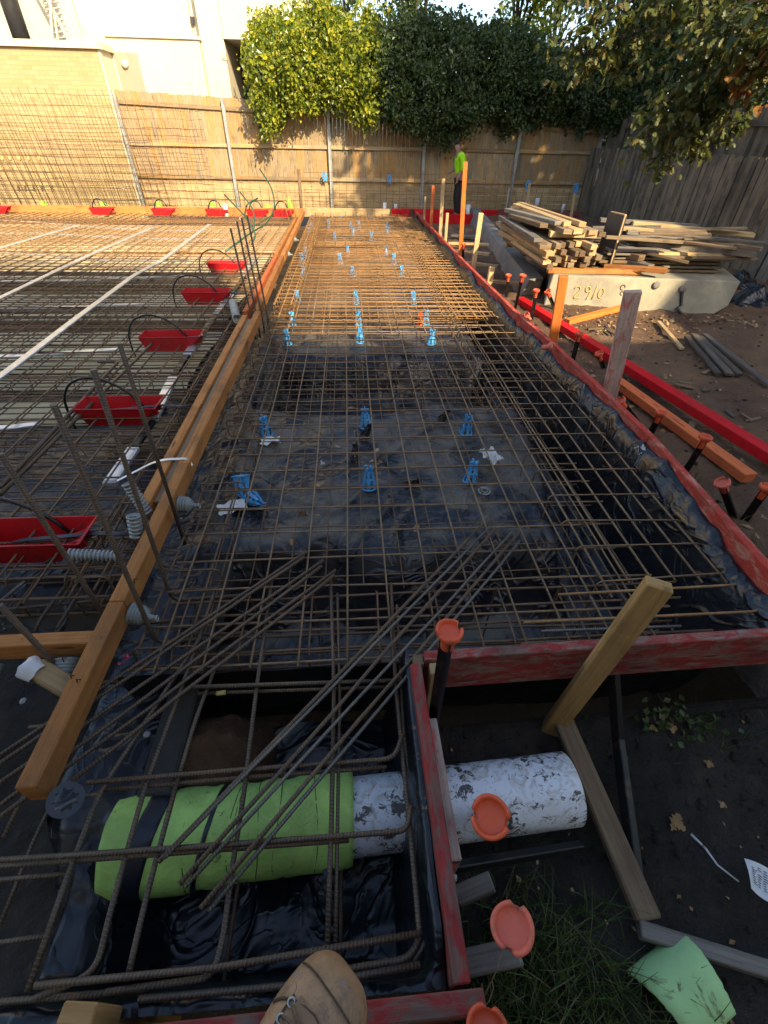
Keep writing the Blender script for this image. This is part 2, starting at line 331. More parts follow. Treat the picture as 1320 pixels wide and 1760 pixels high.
# ================================================================== SETTING: ground sheets
mb = MB(); mb.grid(8, 8, lambda a, b: (-400+800*a, -200+1000*b, -1.25), False); build('ground', mb, M['soil'], kind='structure')
def bx(y):      # the right-hand formwork board, metres
    pts = [(.9, 1.95), (1.35, 1.97), (2.1, 2.04), (2.9, 2.04), (4.25, 2.0), (5.25, 1.92), (7.9, 1.85), (13.1, 1.78), (15, 1.76)]
    for (y0, x0), (y1, x1) in zip(pts, pts[1:]):
        if y <= y1: return x0+(x1-x0)*max(0, (y-y0))/(y1-y0)
    return pts[-1][1]
def wrinkle(x, y, a=.02):
    w = nz(x, y, 1.6, 3)*a+nz(x, y, 4.5, 7)*a*.3
    r = abs(nz(x+.4*nz(x, y, 1.5, 9), y, 2.0, 5)); return w+a*.7*max(0, 1-r*8)
def lane(a, b):
    y = 1.07+b*13.6; xr = bx(y)-.03; x = -1.04+a*(xr+1.04)
    l0 = -.86+.1*nz(0, y, .8); r0 = 1.15+.3*ss(1.5, 3.5, y)-.08*ss(6, 10, y)+.05*nz(3, y, 1.2)
    z = -.17
    z -= .42*ss(r0, r0+.16, x)                                   # trench along the right board
    yy = y+.10*nz(x, 1, 1.4)+.04*nz(x, 4, 5); z -= .42*(ss(5.0, 4.65, yy)*ss(3.66, 4.0, yy))*ss(-.95, -.8, x)   # cross trench
    z += .03*abs(nz(x, y, 1.9, 2))-.01; fy = y+.13*nz(x, 0, 1.7)+.05*nz(x, 2, 6); z = min(z, -.17-.45*ss(2.06, 1.56, fy)+.05*nz(x*1.0, y*.22, 5.5, 4)*ss(2.1, 1.9, fy))     # near trench
    z = max(z, -.6); z += wrinkle(x, y, .036)*(1 if y < 8 else .6)
    z -= .03*ss(l0, l0-.08, x)
    t = ss(xr-.28+.05*nz(5, y, 2), xr-.02, x); z = z*(1-t)+(.085+.06*nz(9, y, 1.7)+.02*nz(4, y, 5)+.05*max(0, nz(2, y, .9)))*t+(.06*nz(x*.7, y*.9, 2.0, 3)+.045*max(0, 1-5*abs(nz(x*1.3+y*.5, y*.8, 1.7, 12)))+.03*max(0, 1-6*abs(nz(x*2-y*.8, y*1.4, 1.9, 21))))*ss(r0+.1, r0+.35, x)*(1-.55*t)
    e = ss(1.16, 1.08, y); z = z*(1-e)+(-.02+.03*nz(x, 4, 4))*e
    return (x+.02*nz(x, y, 3, 2)*(1-t)-.035*t*(nz(7, y, 2.2)+.25*nz(1, y, 6)), y, z)
mb = MB(); mb.grid(130, 620, lane); build('plastic_membrane', mb, M['black'], label='dusty wrinkled black plastic sheet lining the central lane, draped up the red board', cat='plastic sheet')
def pit(a, b):
    x = -1.0+a*1.205; y = .10+b*1.0
    z = -.6+.03*nz(x, y, 1.5); z += .33*ss(-.70, -.93, x+.08*nz(0, y, 3))
    z += wrinkle(x, y, .04)
    t = ss(.10, .19, x); z = z*(1-t)+(.03+.02*nz(y, 2, 5))*t
    t = ss(.22, .12, y+.03*nz(x, 7, 4)); z = z*(1-t)+(-.03+.035*nz(x, 3, 9))*t
    return (x, y, z)
mb = MB(); mb.grid(130, 80, pit); build('plastic_membrane', mb, M['blackpit'], label='crumpled black plastic sheet lining the near pit under the green pipe', cat='plastic sheet')
# soil heap and concrete ledge at the pit's left
def heap(a, b):
    x = -.92+a*.5; y = .64+b*.5; z = -.62+.36*(sin(pi*a)*sin(pi*b))**.7+.05*nz(x, y, 9)+.03*nz(x, y, 22); return (x, y, z)
mb = MB(); mb.grid(30, 30, heap); build('soil_bank', mb, M['clay'], kind='structure')
mb = MB(); mb.beam((-.80, .68, -.27), (-.80, 6.2, -.27), .13, .12); build('concrete_ledge', mb, M['footing'], kind='structure', bevel=.01)
mb = MB(); mb.grid(14, 300, lambda a, b_: (-1.22+.40*a+.012*nz(b_*40, a, 1.3), .36+.16*nz(a*2, 3, 1.7)*(b_ < .02)+14.1*b_, -.235-.12*(1-ss(0, .12, a)*ss(1, .9, a))-.14*ss(.022, 0, b_)+wrinkle(a*.5, b_*13.9, .014))); build('plastic_membrane', mb, M['blackpit'], label='dark plastic strip on the footing under the left timber beam', cat='plastic sheet')
def mudl(a, b):
    x = -3.6+a*2.66; y = -.6+b*2.0; return (x, y, -.34+.05*nz(x, y, 2.1)+.03*nz(x, y, 6)+.015*nz(x, y, 17)+.008*nz(x, y, 40))
mb = MB(); mb.grid(110, 80, mudl); build('mud', mb, M['mud'], kind='structure')
# soil on the right
def soilf(a, b):
    y = -1.2+18*b*(.35+.65*b); y = min(y, 16.2)
    xl = .262 if y < 1.0 else (.262 if y < 1.02 else bx(y)+.03)
    x = xl+(a**1.5)*(9.5-xl)
    z = -.43+.30*ss(1.0, 2.2, y)+.07*ss(3, 7, y)
    z -= .09*exp(-((y-.6)/.35)**2)*ss(1.3, .9, x)
    z += .06*nz(x, y, .9)+.04*nz(x, y, 3.2)+.026*nz(x, y, 9)+.014*abs(nz(x, y, 22))
    return (x, y, z)
def soilz(x, y):
    z = -.43+.30*ss(1.0, 2.2, y)+.07*ss(3, 7, y)-.09*exp(-((y-.6)/.35)**2)*ss(1.3, .9, x)
    return z+.06*nz(x, y, .9)+.035*nz(x, y, 3.2)+.018*nz(x, y, 9)
mb = MB(); mb.grid(120, 230, soilf)
# two materials: dark wet mud close by, drier brown soil beyond
t = NT('site_soil'); o = t.coord('Object', (1, 1, 1), False); tc = t.n('TexCoord'); sp = t.n('SeparateXYZ'); t.l(tc.outputs['UV'], sp.inputs[0])
n1 = t.noise(o, 1.3, 6, .65); n2 = t.noise(o, 11, 7, .72); n3 = t.noise(o, 55, 4, .7)
dry = t.mix(t.ramp(n1, [(.35, 0.), (.62, 1.)]), (.13, .072, .042), (.27, .16, .085)); wet = t.mix(t.ramp(n1, [(.35, 0.), (.65, 1.)]), (.026, .021, .016), (.055, .043, .031))
ad = t.n('Math', operation='MULTIPLY_ADD'); t.l(n1, ad.inputs[0]); ad.inputs[1].default_value = 1.6; t.l(sp.outputs[1], ad.inputs[2])
mr = t.n('MapRange'); t.l(ad.outputs[0], mr.inputs[0]); mr.inputs[1].default_value = 2.0; mr.inputs[2].default_value = 3.0
col = t.mix(mr.outputs[0], wet, dry); col = t.mix(t.ramp(n2, [(.52, 0.), (.70, .4)]), col, (.13, .09, .055)); col = t.mix(t.ramp(n3, [(.64, 0.), (.73, .55)]), col, (.16, .13, .09))
M['site'] = t.done(col, .95, t.bump(n3, .9, .02, t.bump(n2, 1., .09)))
build('soil', mb, M['site'], kind='structure')
# left slab bed: black plastic floor with pale sheeting between the beam strips
def bed(a, b):
    x = -10.5+a*9.36; y = 1.25+b*13.1; z = -.24+.012*nz(x, y, 2.)+wrinkle(x, y, .008); z -= .3*ss(1.75, 1.5, y); return (x, y, z)
mb = MB(); mb.grid(90, 120, bed); build('plastic_membrane', mb, M['blackside'], label='black plastic sheet under the left slab, showing dark between the pale panels', cat='plastic sheet')
for k, (y0, y1, x1, where) in enumerate(((3.62, 3.98, -1.75, 'narrow, nearest the camera beside the second red tray'), (4.22, 5.95, -1.62, 'wide, beside the third red tray'), (6.3, 7.75, -1.62, 'beside the fourth red tray'), (8.1, 10.6, -1.55, 'behind the fifth red tray, sunlit'), (10.9, 14.25, -1.5, 'farthest, by the back timber edge'))):
    mb = MB(); mb.grid(70, 14, lambda a, b: (-10.4+a*(x1+10.4)+.05*nz(a*40, b*3, .6), y0+b*(y1-y0)+.05*nz(a*30, b, .5), -.195+.008*nz(a*60, b*8, 1.2)-.05*(1-ss(0, .06, b)*ss(1, .94, b))))
    build('cream_sheet', mb, M['cream'], label='cream sheet panel under the left mesh, '+where, cat='sheet', group='cream sheets under the left slab mesh')
# ================================================================== FENCES
FY = 16.4
def ftop(x): return 2.27-.03*x
def post(root, x, y, z0, z1, w=.09, mat='galv'):
    b = MB(); b.beam((x, y, z0), (x, y, z1), w, .05, (0, 1, 0)); b.beam((x-w*.4, y-.03, z0), (x-w*.4, y-.03, z1), .012, .03, (0, 1, 0)); b.beam((x+w*.4, y-.03, z0), (x+w*.4, y-.03, z1), .012, .03, (0, 1, 0))
    return build('post', b, M[mat], root)
fr = empty('paling_fence', (0.7, FY, -.1), 'long brown timber paling fence with steel posts across the back of the site', 'fence')
posts = [-5.95, -3.22, -.47, 2.19, 4.87, 7.25]
for x0, x1 in zip(posts, posts[1:]):
    b = MB(); x = x0
    while x < x1:
        w = min(.10+R.random()*.012, x1-x); h = ftop(x)+R.uniform(-.015, .015)
        b.beam((x+w/2, FY+R.uniform(0, .012), .52), (x+w/2, FY+R.uniform(0, .012), h), w-.004, .016, (0, 1, 0)); x += w
    build('paling_panel', b, M['paling'], fr)
    for z in (.66, 1.38, None):
        zz0 = z if z else ftop(x0)-.22; zz1 = z if z else ftop(x1)-.22
        b = MB(); b.beam((x0+.03, FY-.035, zz0), (x1-.03, FY-.035, zz1), .045, .085); build('rail', b, M['paling'], fr, bevel=.004)
    b = MB()
    for k in range(4): b.beam((x0+.05, FY-.01, -.17+k*.2), (x1-.05, FY-.01, -.17+k*.2), .05, .192)
    build('plinth_board', b, M['pine'], fr, bevel=.005)
for x in posts: post(fr, x, FY-.09, -.35, ftop(x)-.03, .085)
b = MB(); b.beam((7.25, FY-.08, -.35), (7.25, FY-.08, 2.05), .1, .06, (0, 1, 0)); build('end_post', b, M['galv'], fr)
FX = 6.95
fr = empty('paling_fence', (FX, 11.5, -.2), 'low dark grey weathered paling fence along the right side', 'fence')
b = MB(); y = 6.6; k = 0
while y < 16.1:
    w = .125+R.random()*.02; k += 1
    b.beam((FX+R.uniform(-.01, .01), y, -.35), (FX+R.uniform(-.02, .02), y+R.uniform(-.01, .01), 1.52+R.uniform(-.03, .02)), w-.012, .018, (1, 0, 0)); y += w
build('paling_panel', b, M['darkpaling'], fr)
for z in (.2, 1.1):
    b = MB(); b.beam((FX+.05, 6.6, z), (FX+.05, 16.1, z), .045, .08); build('rail', b, M['darkpaling'], fr)
fr = empty('paling_fence', (FX+.6, 11.5, -.2), 'taller dark paling fence with square posts standing behind the low grey one', 'fence')
b = MB(); y = 6.6
while y < 16.6:
    w = .12+R.random()*.02
    b.beam((FX+.62, y, -.3), (FX+.62, y, 2.2+R.uniform(-.02, .02)), w-.012, .018, (1, 0, 0)); y += w
build('paling_panel', b, M['darkpaling'], fr)
b = MB(); b.beam((FX+.58, 6.6, 1.98), (FX+.58, 16.6, 1.98), .05, .09); build('rail', b, M['darkpaling'], fr)
for y in (7.6, 9.6, 11.6, 13.6, 15.6):
    b = MB(); b.beam((FX+.53, y, -.3), (FX+.53, y, 2.12), .11, .09, (1, 0, 0)); build('post', b, M['darkpaling'], fr)
for k, (dy, lean, n) in enumerate(((0, .28, 'inner'), (-.28, .42, 'outer'))):
    p = V((FX-.12, 8.15+dy, -.25)); b = MB(); b.beam(p, p+V((.1, .05, 1.7)), .24, .03, (1, 0, 0)); build('leaning_board', b, M['grey'], label=('weathered grey board leaning on the right fence, nearest the timber stack', 'wider grey board leaning at the right fence end, by the frame edge')[k], cat='board', bevel=.004)
# ================================================================== HOUSES
g = empty('brick_garage', (-9, 18, 0), 'cream brick garage with flat flashed roof behind the left fence', 'garage')
b = MB(); b.quad((-16, FY+.06, -.4), (-6.12, FY+.06, -.4), (-6.12, FY+.06, 3.2), (-16, FY+.06, 3.2)); build('brick_wall', b, M['brick'], g)
b = MB(); b.beam((-6.1, FY+.06, 1.4), (-6.1, 18.4, 1.4), .04, 3.6); build('side_wall', b, M['render'], g)
b = MB(); b.beam((-16, FY+.03, 3.26), (-6.04, FY+.03, 3.26), .10, .13); b.beam((-6.05, FY+.08, 3.26), (-6.05, 18.4, 3.26), .09, .13); build('roof_flashing', b, M['render'], g, bevel=.005)
b = MB(); b.beam((-16, 17.6, 3.20), (-6.12, 17.6, 3.20), 2.2, .05); build('roof', b, M['darkgrey'], g)
b = MB(); b.tube([(-8.1, 17.0, 3.2), (-8.1, 17.0, 6)], .20, 16); build('flue', b, M['darkgrey'], g)
lv = MB()
for k in range(16): lv.beam((-7.28, 17.0, 3.3+k*.1), (-6.95, 17.05, 3.3+k*.1+.05), .1, .02)
lvo = build('louvre', lv, M['galv'], g)
b = MB(); b.beam((-6.9, 16.95, 3.25), (-7.5, 16.95, 5.2), .06, .05); b.beam((-7.35, 16.9, 3.25), (-7.02, 16.9, 4.2), .06, .05); b.beam((-7.2, 16.9, 3.25), (-7.06, 16.9, 3.9), .04, .04); build('louvre_frame', b, M['render'], g)
h = empty('white_house', (-5, 20, 0), 'cream rendered two storey house with shaded recess beyond the fence', 'house')
HY = 17.25
b = MB(); b.box((-4.95, HY+1.5, 1.55), (2.36, 3.0, 3.9)); build('lower_wing', b, M['render'], h)
b = MB(); b.box((-4.95, HY+1.45, 3.53), (2.44, 3.0, .06)); build('wing_capping', b, M['render'], h)
b = MB(); b.box((-5.72, HY-.01, 2.3), (.60, .04, 1.85)); pn = build('grey_panel', b, M['rendergrey'], h, bevel=.012)  # thin grey slab on the wall face
b = MB(); b.lathe([(.0, .08), (.07, .08), (.09, .04), (.095, 0)], 16, Matrix.Translation((-5.78, HY-.03, 3.0)) @ Matrix.Rotation(radians(90), 4, 'X')); build('vent_cowl', b, M['render'], pn)
b = MB(); b.box((-9.6, 19.4, 4.2), (12.4, 3.2, 9)); build('upper_storey', b, M['render'], h)
b = MB(); b.box((-3.46, HY+1.7, 4.3), (.6, 3.0, 9)); build('tall_return', b, M['render'], h)
b = MB(); b.beam((-4.0, 17.78, 3.56), (-4.0, 17.78, 8), .02, .012, (0, 1, 0)); b.beam((-6.9, 17.78, 3.56), (-6.9, 17.78, 8), .02, .012, (0, 1, 0)); build('render_joint', b, M['rendergrey'], h)
b = MB(); b.box((-3.95, 17.75, 3.9), (.09, .1, .14)); build('wall_light', b, M['darkgrey'], h)
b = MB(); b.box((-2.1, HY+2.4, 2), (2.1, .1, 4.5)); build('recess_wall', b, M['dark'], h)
b = MB(); b.box((-2.05, HY+1.35, 6.0), (2.2, 2.4, 4.9)); build('overhang', b, M['render'], h)
b = MB(); b.beam((-2.72, HY+2.3, 2), (-2.42, HY+2.3, 2), .08, 4.5); build('grey_panel', b, M['rendergrey'], h)
# unseen house added behind the photographer, wings stepped to shape the near shadow
hb = empty('rear_shade_house', (4, -5, 0), 'unseen rendered house added behind the camera, with wings stepped to cast the near shadow', 'house')
b = MB(); b.box((-5.05, -4.5, 3.3), (15.9, 4, 9.2)); build('tall_shade_wing', b, M['render'], hb)
b = MB(); b.box((6.14, -4.5, 2.05), (6.5, 4, 6.7)); build('low_shade_wing', b, M['render'], hb)
b = MB(); b.box((13.9, -4.5, 3.4), (9, 4, 9.2)); build('tall_shade_wing', b, M['render'], hb)
# ================================================================== VEGETATION
def clump(b, c, n, rad, L, face=V((0, -1, .35)), jit=.9):
    for _ in range(n):
        p = c+V((R.gauss(0, rad), R.gauss(0, rad*.8), R.gauss(0, rad)))
        nn = (face+V((R.gauss(0, jit), R.gauss(0, jit), R.gauss(0, jit)))).normalized()
        d = nn.cross(V((R.gauss(0, 1), R.gauss(0, 1), R.gauss(0, 1)))).normalized(); d = (d+V((0, 0, -.35))).normalized()
        nn = (nn-d*nn.dot(d)).normalized(); l = L*R.choice((.45, .65, .8, .9, 1., 1.15, 1.4)); b.leaf(p, d, nn, l, l*.62)
def hedge(x0, x1, bot, top, y0, nclump, L, mat, label, name='hedge_shrub', per=26):
    b = MB()
    for _ in range(nclump):
        x = R.uniform(x0, x1); zb, zt = bot(x), top(x); u = R.random(); z = zb+(zt-zb)*u
        edge = min(1, (x-x0)/.35, (x1-x)/.35); bul = .55*nz(x, z, 1.6, x0)+.3*nz(x, z, 4, 2)
        if edge < R.random()*.8 and (u > .8 or u < .2) or abs(nz(x, z, 2.4, x0+4)) > .62: continue
        dep = .45*(1-edge)+.55*max(0, (u-.75)/.25)**2-.35*sin(pi*min(1, u*1.1))-bul*.75
        y = y0+dep+(0 if R.random() < .7 else R.uniform(.1, 1.0))
        clump(b, V((x+.12*nz(z, 2, 3), y, z+.22*nz(x, 1, 3.3)+.12*nz(x, 5, 9))), per, .085, L)
    for _ in range(nclump*5):                                    # older wood and leaves deeper in
        x = R.uniform(x0+.1, x1-.1); zb, zt = bot(x)+.3, top(x)-.15; z = R.uniform(zb, max(zb+.1, zt))
        clump(b, V((x, y0+R.uniform(.45, 1.0), z)), 3, .12, L*1.5)
    for _ in range(34):                                          # stray shoots
        x = R.uniform(x0, x1); s0 = V((x, y0+R.uniform(.0, .5), top(x)+R.uniform(-.25, .1))) if R.random() < .7 else V((R.choice((x0, x1)), y0+.3, R.uniform(bot(x)+.3, top(x))))
        dd = V((R.gauss(0, .5), R.gauss(-.2, .3), R.uniform(.2, 1))).normalized()
        for j in range(9): clump(b, s0+dd*(.05*j)+V((0, 0, -.004*j*j)), 2, .02, L*.85)
    root = empty(name, ((x0+x1)/2, y0+.8, 0), label, 'shrub', 'shrubs along the back fence')
    build('foliage', b, M[mat], root)
    t = MB()
    for k in range(5):
        x = x0+(x1-x0)*(k+.5)/5; t.tube([(x, y0+1.4, -.3), (x+.1, y0+1.35, 1.2), (x+R.uniform(-.3, .3), y0+.9, 2.6), (x+R.uniform(-.4, .4), y0+.8, 3.3)], .05, 6, r2=.015)
    build('stem', t, M['bark'], root)
def pw(pts):
    def f(x):
        for (a, c), (b_, d) in zip(pts, pts[1:]):
            if x <= b_: return c+(d-c)*max(0, x-a)/(b_-a)
        return pts[-1][1]
    return f
hedge(-2.42, 1.0, pw([(-2.42, 2.3), (-2.3, 1.6), (-1.95, 1.42), (-1.7, 1.9), (-1.5, 2.2), (-.3, 2.15), (.2, 1.95), (.5, 1.9), (1.0, 2.0)]), pw([(-2.42, 3.4), (-2.2, 3.75), (-1.2, 3.95), (-.4, 4.15), (.3, 3.8), (.6, 4.1), (1, 3.7)]), 15.75, 700, .095, 'leafhedge', 'sunlit glossy green shrub spilling over the fence, left of the dark ones')
hedge(.9, 4.1, pw([(.9, 2.05), (1.3, 1.75), (1.8, 1.8), (2.2, 1.45), (2.9, 1.42), (3.3, 1.8), (3.6, 2.1), (4.1, 2.0)]), pw([(.9, 3.75), (1.6, 4.0), (2.5, 3.95), (4.1, 3.8)]), 15.75, 620, .095, 'leafdark', 'dark green shrub hanging over the fence above the worker')
hedge(3.9, 8.6, pw([(3.9, 1.95), (4.4, 1.7), (4.9, 2.0), (5.6, 2.05), (7.0, 1.95), (8.6, 1.7)]), pw([(3.9, 3.8), (5, 3.7), (6.2, 3.4), (8.6, 3.5)]), 16.1, 900, .095, 'leafdark', 'shaded dark shrub in the back right corner above the fence')
def tree(name, x, y, h, cr, mat, label, n, L, flat=1., base=1.2, trunk=.12, group='trees beyond the fences'):
    root = empty(name, (x, y, -.3), label, 'tree', group); t = MB()
    t.tube([(x, y, -.3), (x+.1, y, h*.35), (x-.1, y+.1, h*.7), (x, y, h*.95)], trunk, 8, r2=.03)
    b = MB(); cs = []
    for k in range(14):
        a = R.uniform(0, 2*pi); z = R.uniform(base, h); rr = cr*R.uniform(.3, .8)*(1-.35*abs(2*(z-base)/(h-base)-1)); c = V((x+rr*cos(a), y+rr*sin(a)*flat, z)); cs.append((c, cr*R.uniform(.35, .55)))
        t.tube([(x, y, z*.6), (x+(c.x-x)*.6, y+(c.y-y)*.6, z*.9), tuple(c)], trunk*.35, 5, r2=.012)
    for _ in range(n):
        c, r = R.choice(cs); d = V((R.gauss(0, 1), R.gauss(0, 1), R.gauss(0, 1))).normalized()
        clump(b, c+d*r*R.uniform(.55, 1.05), 14, .12*cr/1.5, L, face=d+V((0, -.3, .3)))
    build('crown', b, M[mat], root); build('trunk', t, M['bark'], root)
tree('pale_tree', 5.9, 22, 7.6, 1.9, 'leafbright', 'bright yellow green tree catching the sun above the back hedge', 420, .16, base=4.3)
tree('garden_tree', 2.4, 21, 6.6, 1.5, 'leafdark', 'dark tree crown rising above the middle of the hedge', 180, .15, base=3.9)
tree('garden_tree', .2, 20, 5.6, .9, 'leafdark', 'thin airy treetop against the sky above the sunlit shrub', 50, .12, base=4.2, trunk=.06)
tree('garden_tree', 8.3, 19.0, 7.0, 2.2, 'leafdark', 'dark conifer like tree behind the back right fence corner', 800, .15, base=2.3)
tree('garden_tree', 9.6, 15.5, 7.0, 2.1, 'leafdark', 'dark bushy tree beyond the right fence behind the oak branches', 800, .16, base=1.8)
tree('garden_tree', 10.0, 11.6, 6.0, 1.9, 'leafdark', 'dark bushy tree beyond the right fence near the frame edge', 650, .16, base=1.6)
tree('garden_tree', 9.3, 17.6, 5.6, 1.9, 'leafdark', 'dark spreading tree low behind the corner where the fences meet', 700, .16, base=1.2)
tree('garden_tree', 11.5, 19.5, 9.5, 2.8, 'leafdark', 'tall dark tree farthest behind the right corner', 380, .2, base=3.5)
tree('pale_tree', 8.2, 25, 9.5, 2.2, 'leafbright', 'pale green tree far behind the dark corner trees', 300, .18, base=4.5)
# the big oak beyond the right fence, with boughs hanging into the picture
oak = empty('oak_tree', (9.2, 6.5, -.3), 'large oak with brownish green lobed leaves hanging in from the right', 'tree')
tr = MB(); tr.tube([(9.2, 6.5, -.4), (9.1, 6.5, 1.5), (9.3, 6.4, 3.5), (9.2, 6.3, 6)], .32, 10, r2=.18)
lb = MB(); lr = MB()
LOBE = [(0, .03), (.12, .06), (.2, .2), (.3, .11), (.42, .3), (.52, .15), (.66, .34), (.74, .15), (.88, .2), (1, .0)]
def oakleaf(b, p, d, n, L):
    s_ = d.cross(n); i = len(b.v); m = len(LOBE); uv = (R.random(), R.random()); cv = R.uniform(-.3, .1)
    for t_, w in LOBE: b.v.append(p+d*(L*t_)+n*(L*cv*t_*t_))
    for sg in (-1, 1):
        for t_, w in LOBE: b.v.append(p+d*(L*t_)+s_*(sg*w*L*.95)+n*(L*(cv*t_*t_+.16*w)))
    for sg, off in ((0, m), (1, 2*m)):
        for k in range(m-1):
            q = (i+k, i+k+1, i+off+k+1, i+off+k); b.face(q if sg else q[::-1], [uv]*4)
def bough(pts, n, rad, b, L=.115, twig=.02):
    w = [PY(u, v, y) for u, v, y in pts]; tr.tube(w, twig, 6, r2=.006)
    for _ in range(n):
        k = R.randrange(len(w)-1); f = R.random(); c = w[k].lerp(w[k+1], f)+V((R.gauss(0, rad), R.gauss(0, rad), R.gauss(0, rad)))
        for q in range(R.choice((3, 4, 5))):
            d = V((R.gauss(-.2, .7), R.gauss(-.2, .7), R.gauss(-.75, .45))).normalized(); n_ = d.cross(V((R.gauss(0, 1), R.gauss(0, 1), R.gauss(0, .4)))).normalized()
            if n_.length > .5: oakleaf(b, c+V((R.gauss(0, .03), R.gauss(0, .03), 0)), d, n_, L*R.uniform(.6, 1.2))
bough([(1400, 20, 6.8), (1290, 60, 7.2), (1220, 100, 7.5), (1170, 160, 7.7), (1150, 215, 7.8), (1115, 270, 7.9)], 170, .17, lb)
bough([(1220, 100, 7.5), (1190, 160, 7.4), (1160, 240, 7.5), (1140, 285, 7.6)], 90, .11, lb)
bough([(1170, 150, 7.6), (1135, 190, 7.5), (1110, 225, 7.6)], 60, .13, lb)
bough([(1380, -20, 7.5), (1230, 20, 8), (1130, 40, 8.3), (1060, 70, 8.6), (1010, 95, 8.8), (985, 90, 8.9)], 200, .17, lb)
bough([(1250, -40, 8), (1120, -10, 8.4), (1030, 20, 8.7), (985, 50, 9)], 190, .2, lb)
bough([(1130, 40, 8.3), (1080, 110, 8.5), (1060, 120, 8.6)], 40, .13, lb)
bough([(1390, 50, 6.6), (1300, 60, 7), (1240, 40, 7.4), (1180, 30, 7.8)], 170, .2, lb)
bough([(1380, 90, 6.8), (1290, 120, 7.2), (1250, 150, 7.4), (1225, 180, 7.5), (1205, 205, 7.6)], 130, .14, lb)
bough([(1250, 160, 7.4), (1215, 220, 7.5), (1195, 262, 7.5)], 36, .08, lb)
bough([(1330, 120, 7.0), (1285, 200, 7.4), (1240, 235, 7.6), (1180, 270, 7.7)], 40, .06, lb, .11, .012)
bough([(1390, 80, 6.4), (1320, 80, 6.7), (1300, 105, 6.8), (1285, 130, 6.9), (1295, 160, 6.9)], 60, .09, lr)
bough([(1390, 100, 6.2), (1330, 110, 6.5), (1315, 140, 6.6)], 50, .12, lb)
bough([(1420, 0, 6.4), (1340, 20, 6.6), (1300, 30, 6.8)], 90, .2, lb)
for e in ((6.9, 7.0, 3.7), (6.5, 8.4, 4.4), (7.2, 5.2, 5.2), (9.9, 9.2, 6.2), (10.8, 4.5, 6.5), (8.5, 7.5, 8.5)):
    tr.tube([(9.2, 6.4, 3.2), ((9.2+e[0])/2, (6.4+e[1])/2, (3.4+e[2])/2+.5), e], .13, 7, r2=.04)
tr.tube([(6.9, 7.0, 3.7), tuple(PY(1400, 20, 6.8))], .045, 6, r2=.02); tr.tube([(6.5, 8.4, 4.4), tuple(PY(1380, -20, 7.5))], .045, 6, r2=.02)
tr.tube([(6.5, 8.4, 4.4), tuple(PY(1250, -40, 8))], .04, 6, r2=.02)
for p_ in ((1390, 50, 6.6), (1380, 90, 6.8), (1390, 80, 6.4), (1390, 100, 6.2), (1420, 0, 6.4), (1330, 120, 7.0)): tr.tube([(6.9, 7.0, 3.7), tuple(PY(*p_))], .025, 5, r2=.015)
oc = MB()
for _ in range(1200):
    while True:
        d = V((R.uniform(-1, 1), R.uniform(-1, 1), R.uniform(-1, 1)))
        if .25 < d.length < 1: break
    c = V((9.5+d.x*4.4, 6.6+d.y*5.0, 8.4+d.z*3.7))
    if c.z < 4.6+max(0, 9.5-c.x)*.35 or c.x < 5.4+.0*c.y: continue
    clump(oc, c, 12, .45, .34, face=V((0, 0, 1)))
cw = build('crown', oc, M['leafoak'], oak); build('hanging_foliage', lb, M['leafoak'], oak); build('russet_foliage', lr, M['leafred'], oak, label='russet brown dying leaves'); build('trunk', tr, M['bark'], oak)
# ================================================================== STEEL MESH AND CAGES
def jl(a, b, n=3, j=.004):
    a, b = V(a), V(b); return [a.lerp(b, k/n)+(V((R.uniform(-j, j), R.uniform(-j, j), R.uniform(-j, j))) if 0 < k < n else V()) for k in range(n+1)]
def sheet(x0, x1, y0, y1, z, sx, sy, ox, oy, r, mat, label, name='steel_mesh_sheet', group='steel mesh sheets', stag=.05, n=5):
    b = MB(); x = math.ceil((x0-ox)/sx)*sx+ox
    while x <= x1:
        j = R.uniform(-.006, .006); b.tube(jl((x+j, y0-R.random()*stag, z), (x-j, y1+R.random()*stag, z), 4, .005), r, n); x += sx
    y = math.ceil((y0-oy)/sy)*sy+oy
    while y <= y1:
        j = R.uniform(-.008, .008); b.tube(jl((x0-R.random()*stag, y+j, z-2*r), (x1+R.random()*stag, y-j, z-2*r), 4, .006), r, n); y += sy
    return build(name, b, M[mat], label=label, cat='steel mesh', group=group)
sheet(-.93, 1.50, 1.10, 6.1, 0, .2, .205, .14, 1.10, .0055, 'meshshade', 'top rusty mesh sheet over the near black plastic of the central lane', stag=.04)
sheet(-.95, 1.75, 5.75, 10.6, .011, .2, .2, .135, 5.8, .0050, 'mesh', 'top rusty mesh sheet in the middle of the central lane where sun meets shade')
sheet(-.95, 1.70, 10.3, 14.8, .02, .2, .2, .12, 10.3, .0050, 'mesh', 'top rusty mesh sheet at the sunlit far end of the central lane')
sheet(-.80, 1.15, 1.62, 6.3, -.085, .2, .2, .03, 1.65, .0042, 'meshshade2', 'lower mesh sheet just above the near black plastic', stag=.10)
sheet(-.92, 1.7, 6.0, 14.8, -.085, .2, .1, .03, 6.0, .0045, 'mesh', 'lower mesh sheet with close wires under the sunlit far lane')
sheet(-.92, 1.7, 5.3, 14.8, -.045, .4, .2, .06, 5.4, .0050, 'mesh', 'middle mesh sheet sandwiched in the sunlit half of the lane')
sheet(-10.2, -1.22, 1.5, 5.2, 0, .2, .2, .02, 1.5, .0062, 'meshshade2', 'top mesh sheet of the left slab near the camera, in shade')
sheet(-10.2, -1.22, 5.0, 9.3, .01, .2, .2, .0, 5.0, .0070, 'meshshade2', 'top mesh sheet in the middle of the left slab')
sheet(-10.2, -1.22, 9.1, 14.3, .02, .2, .2, .02, 9.1, .0055, 'mesh', 'top mesh sheet of the left slab at the sunlit back edge')
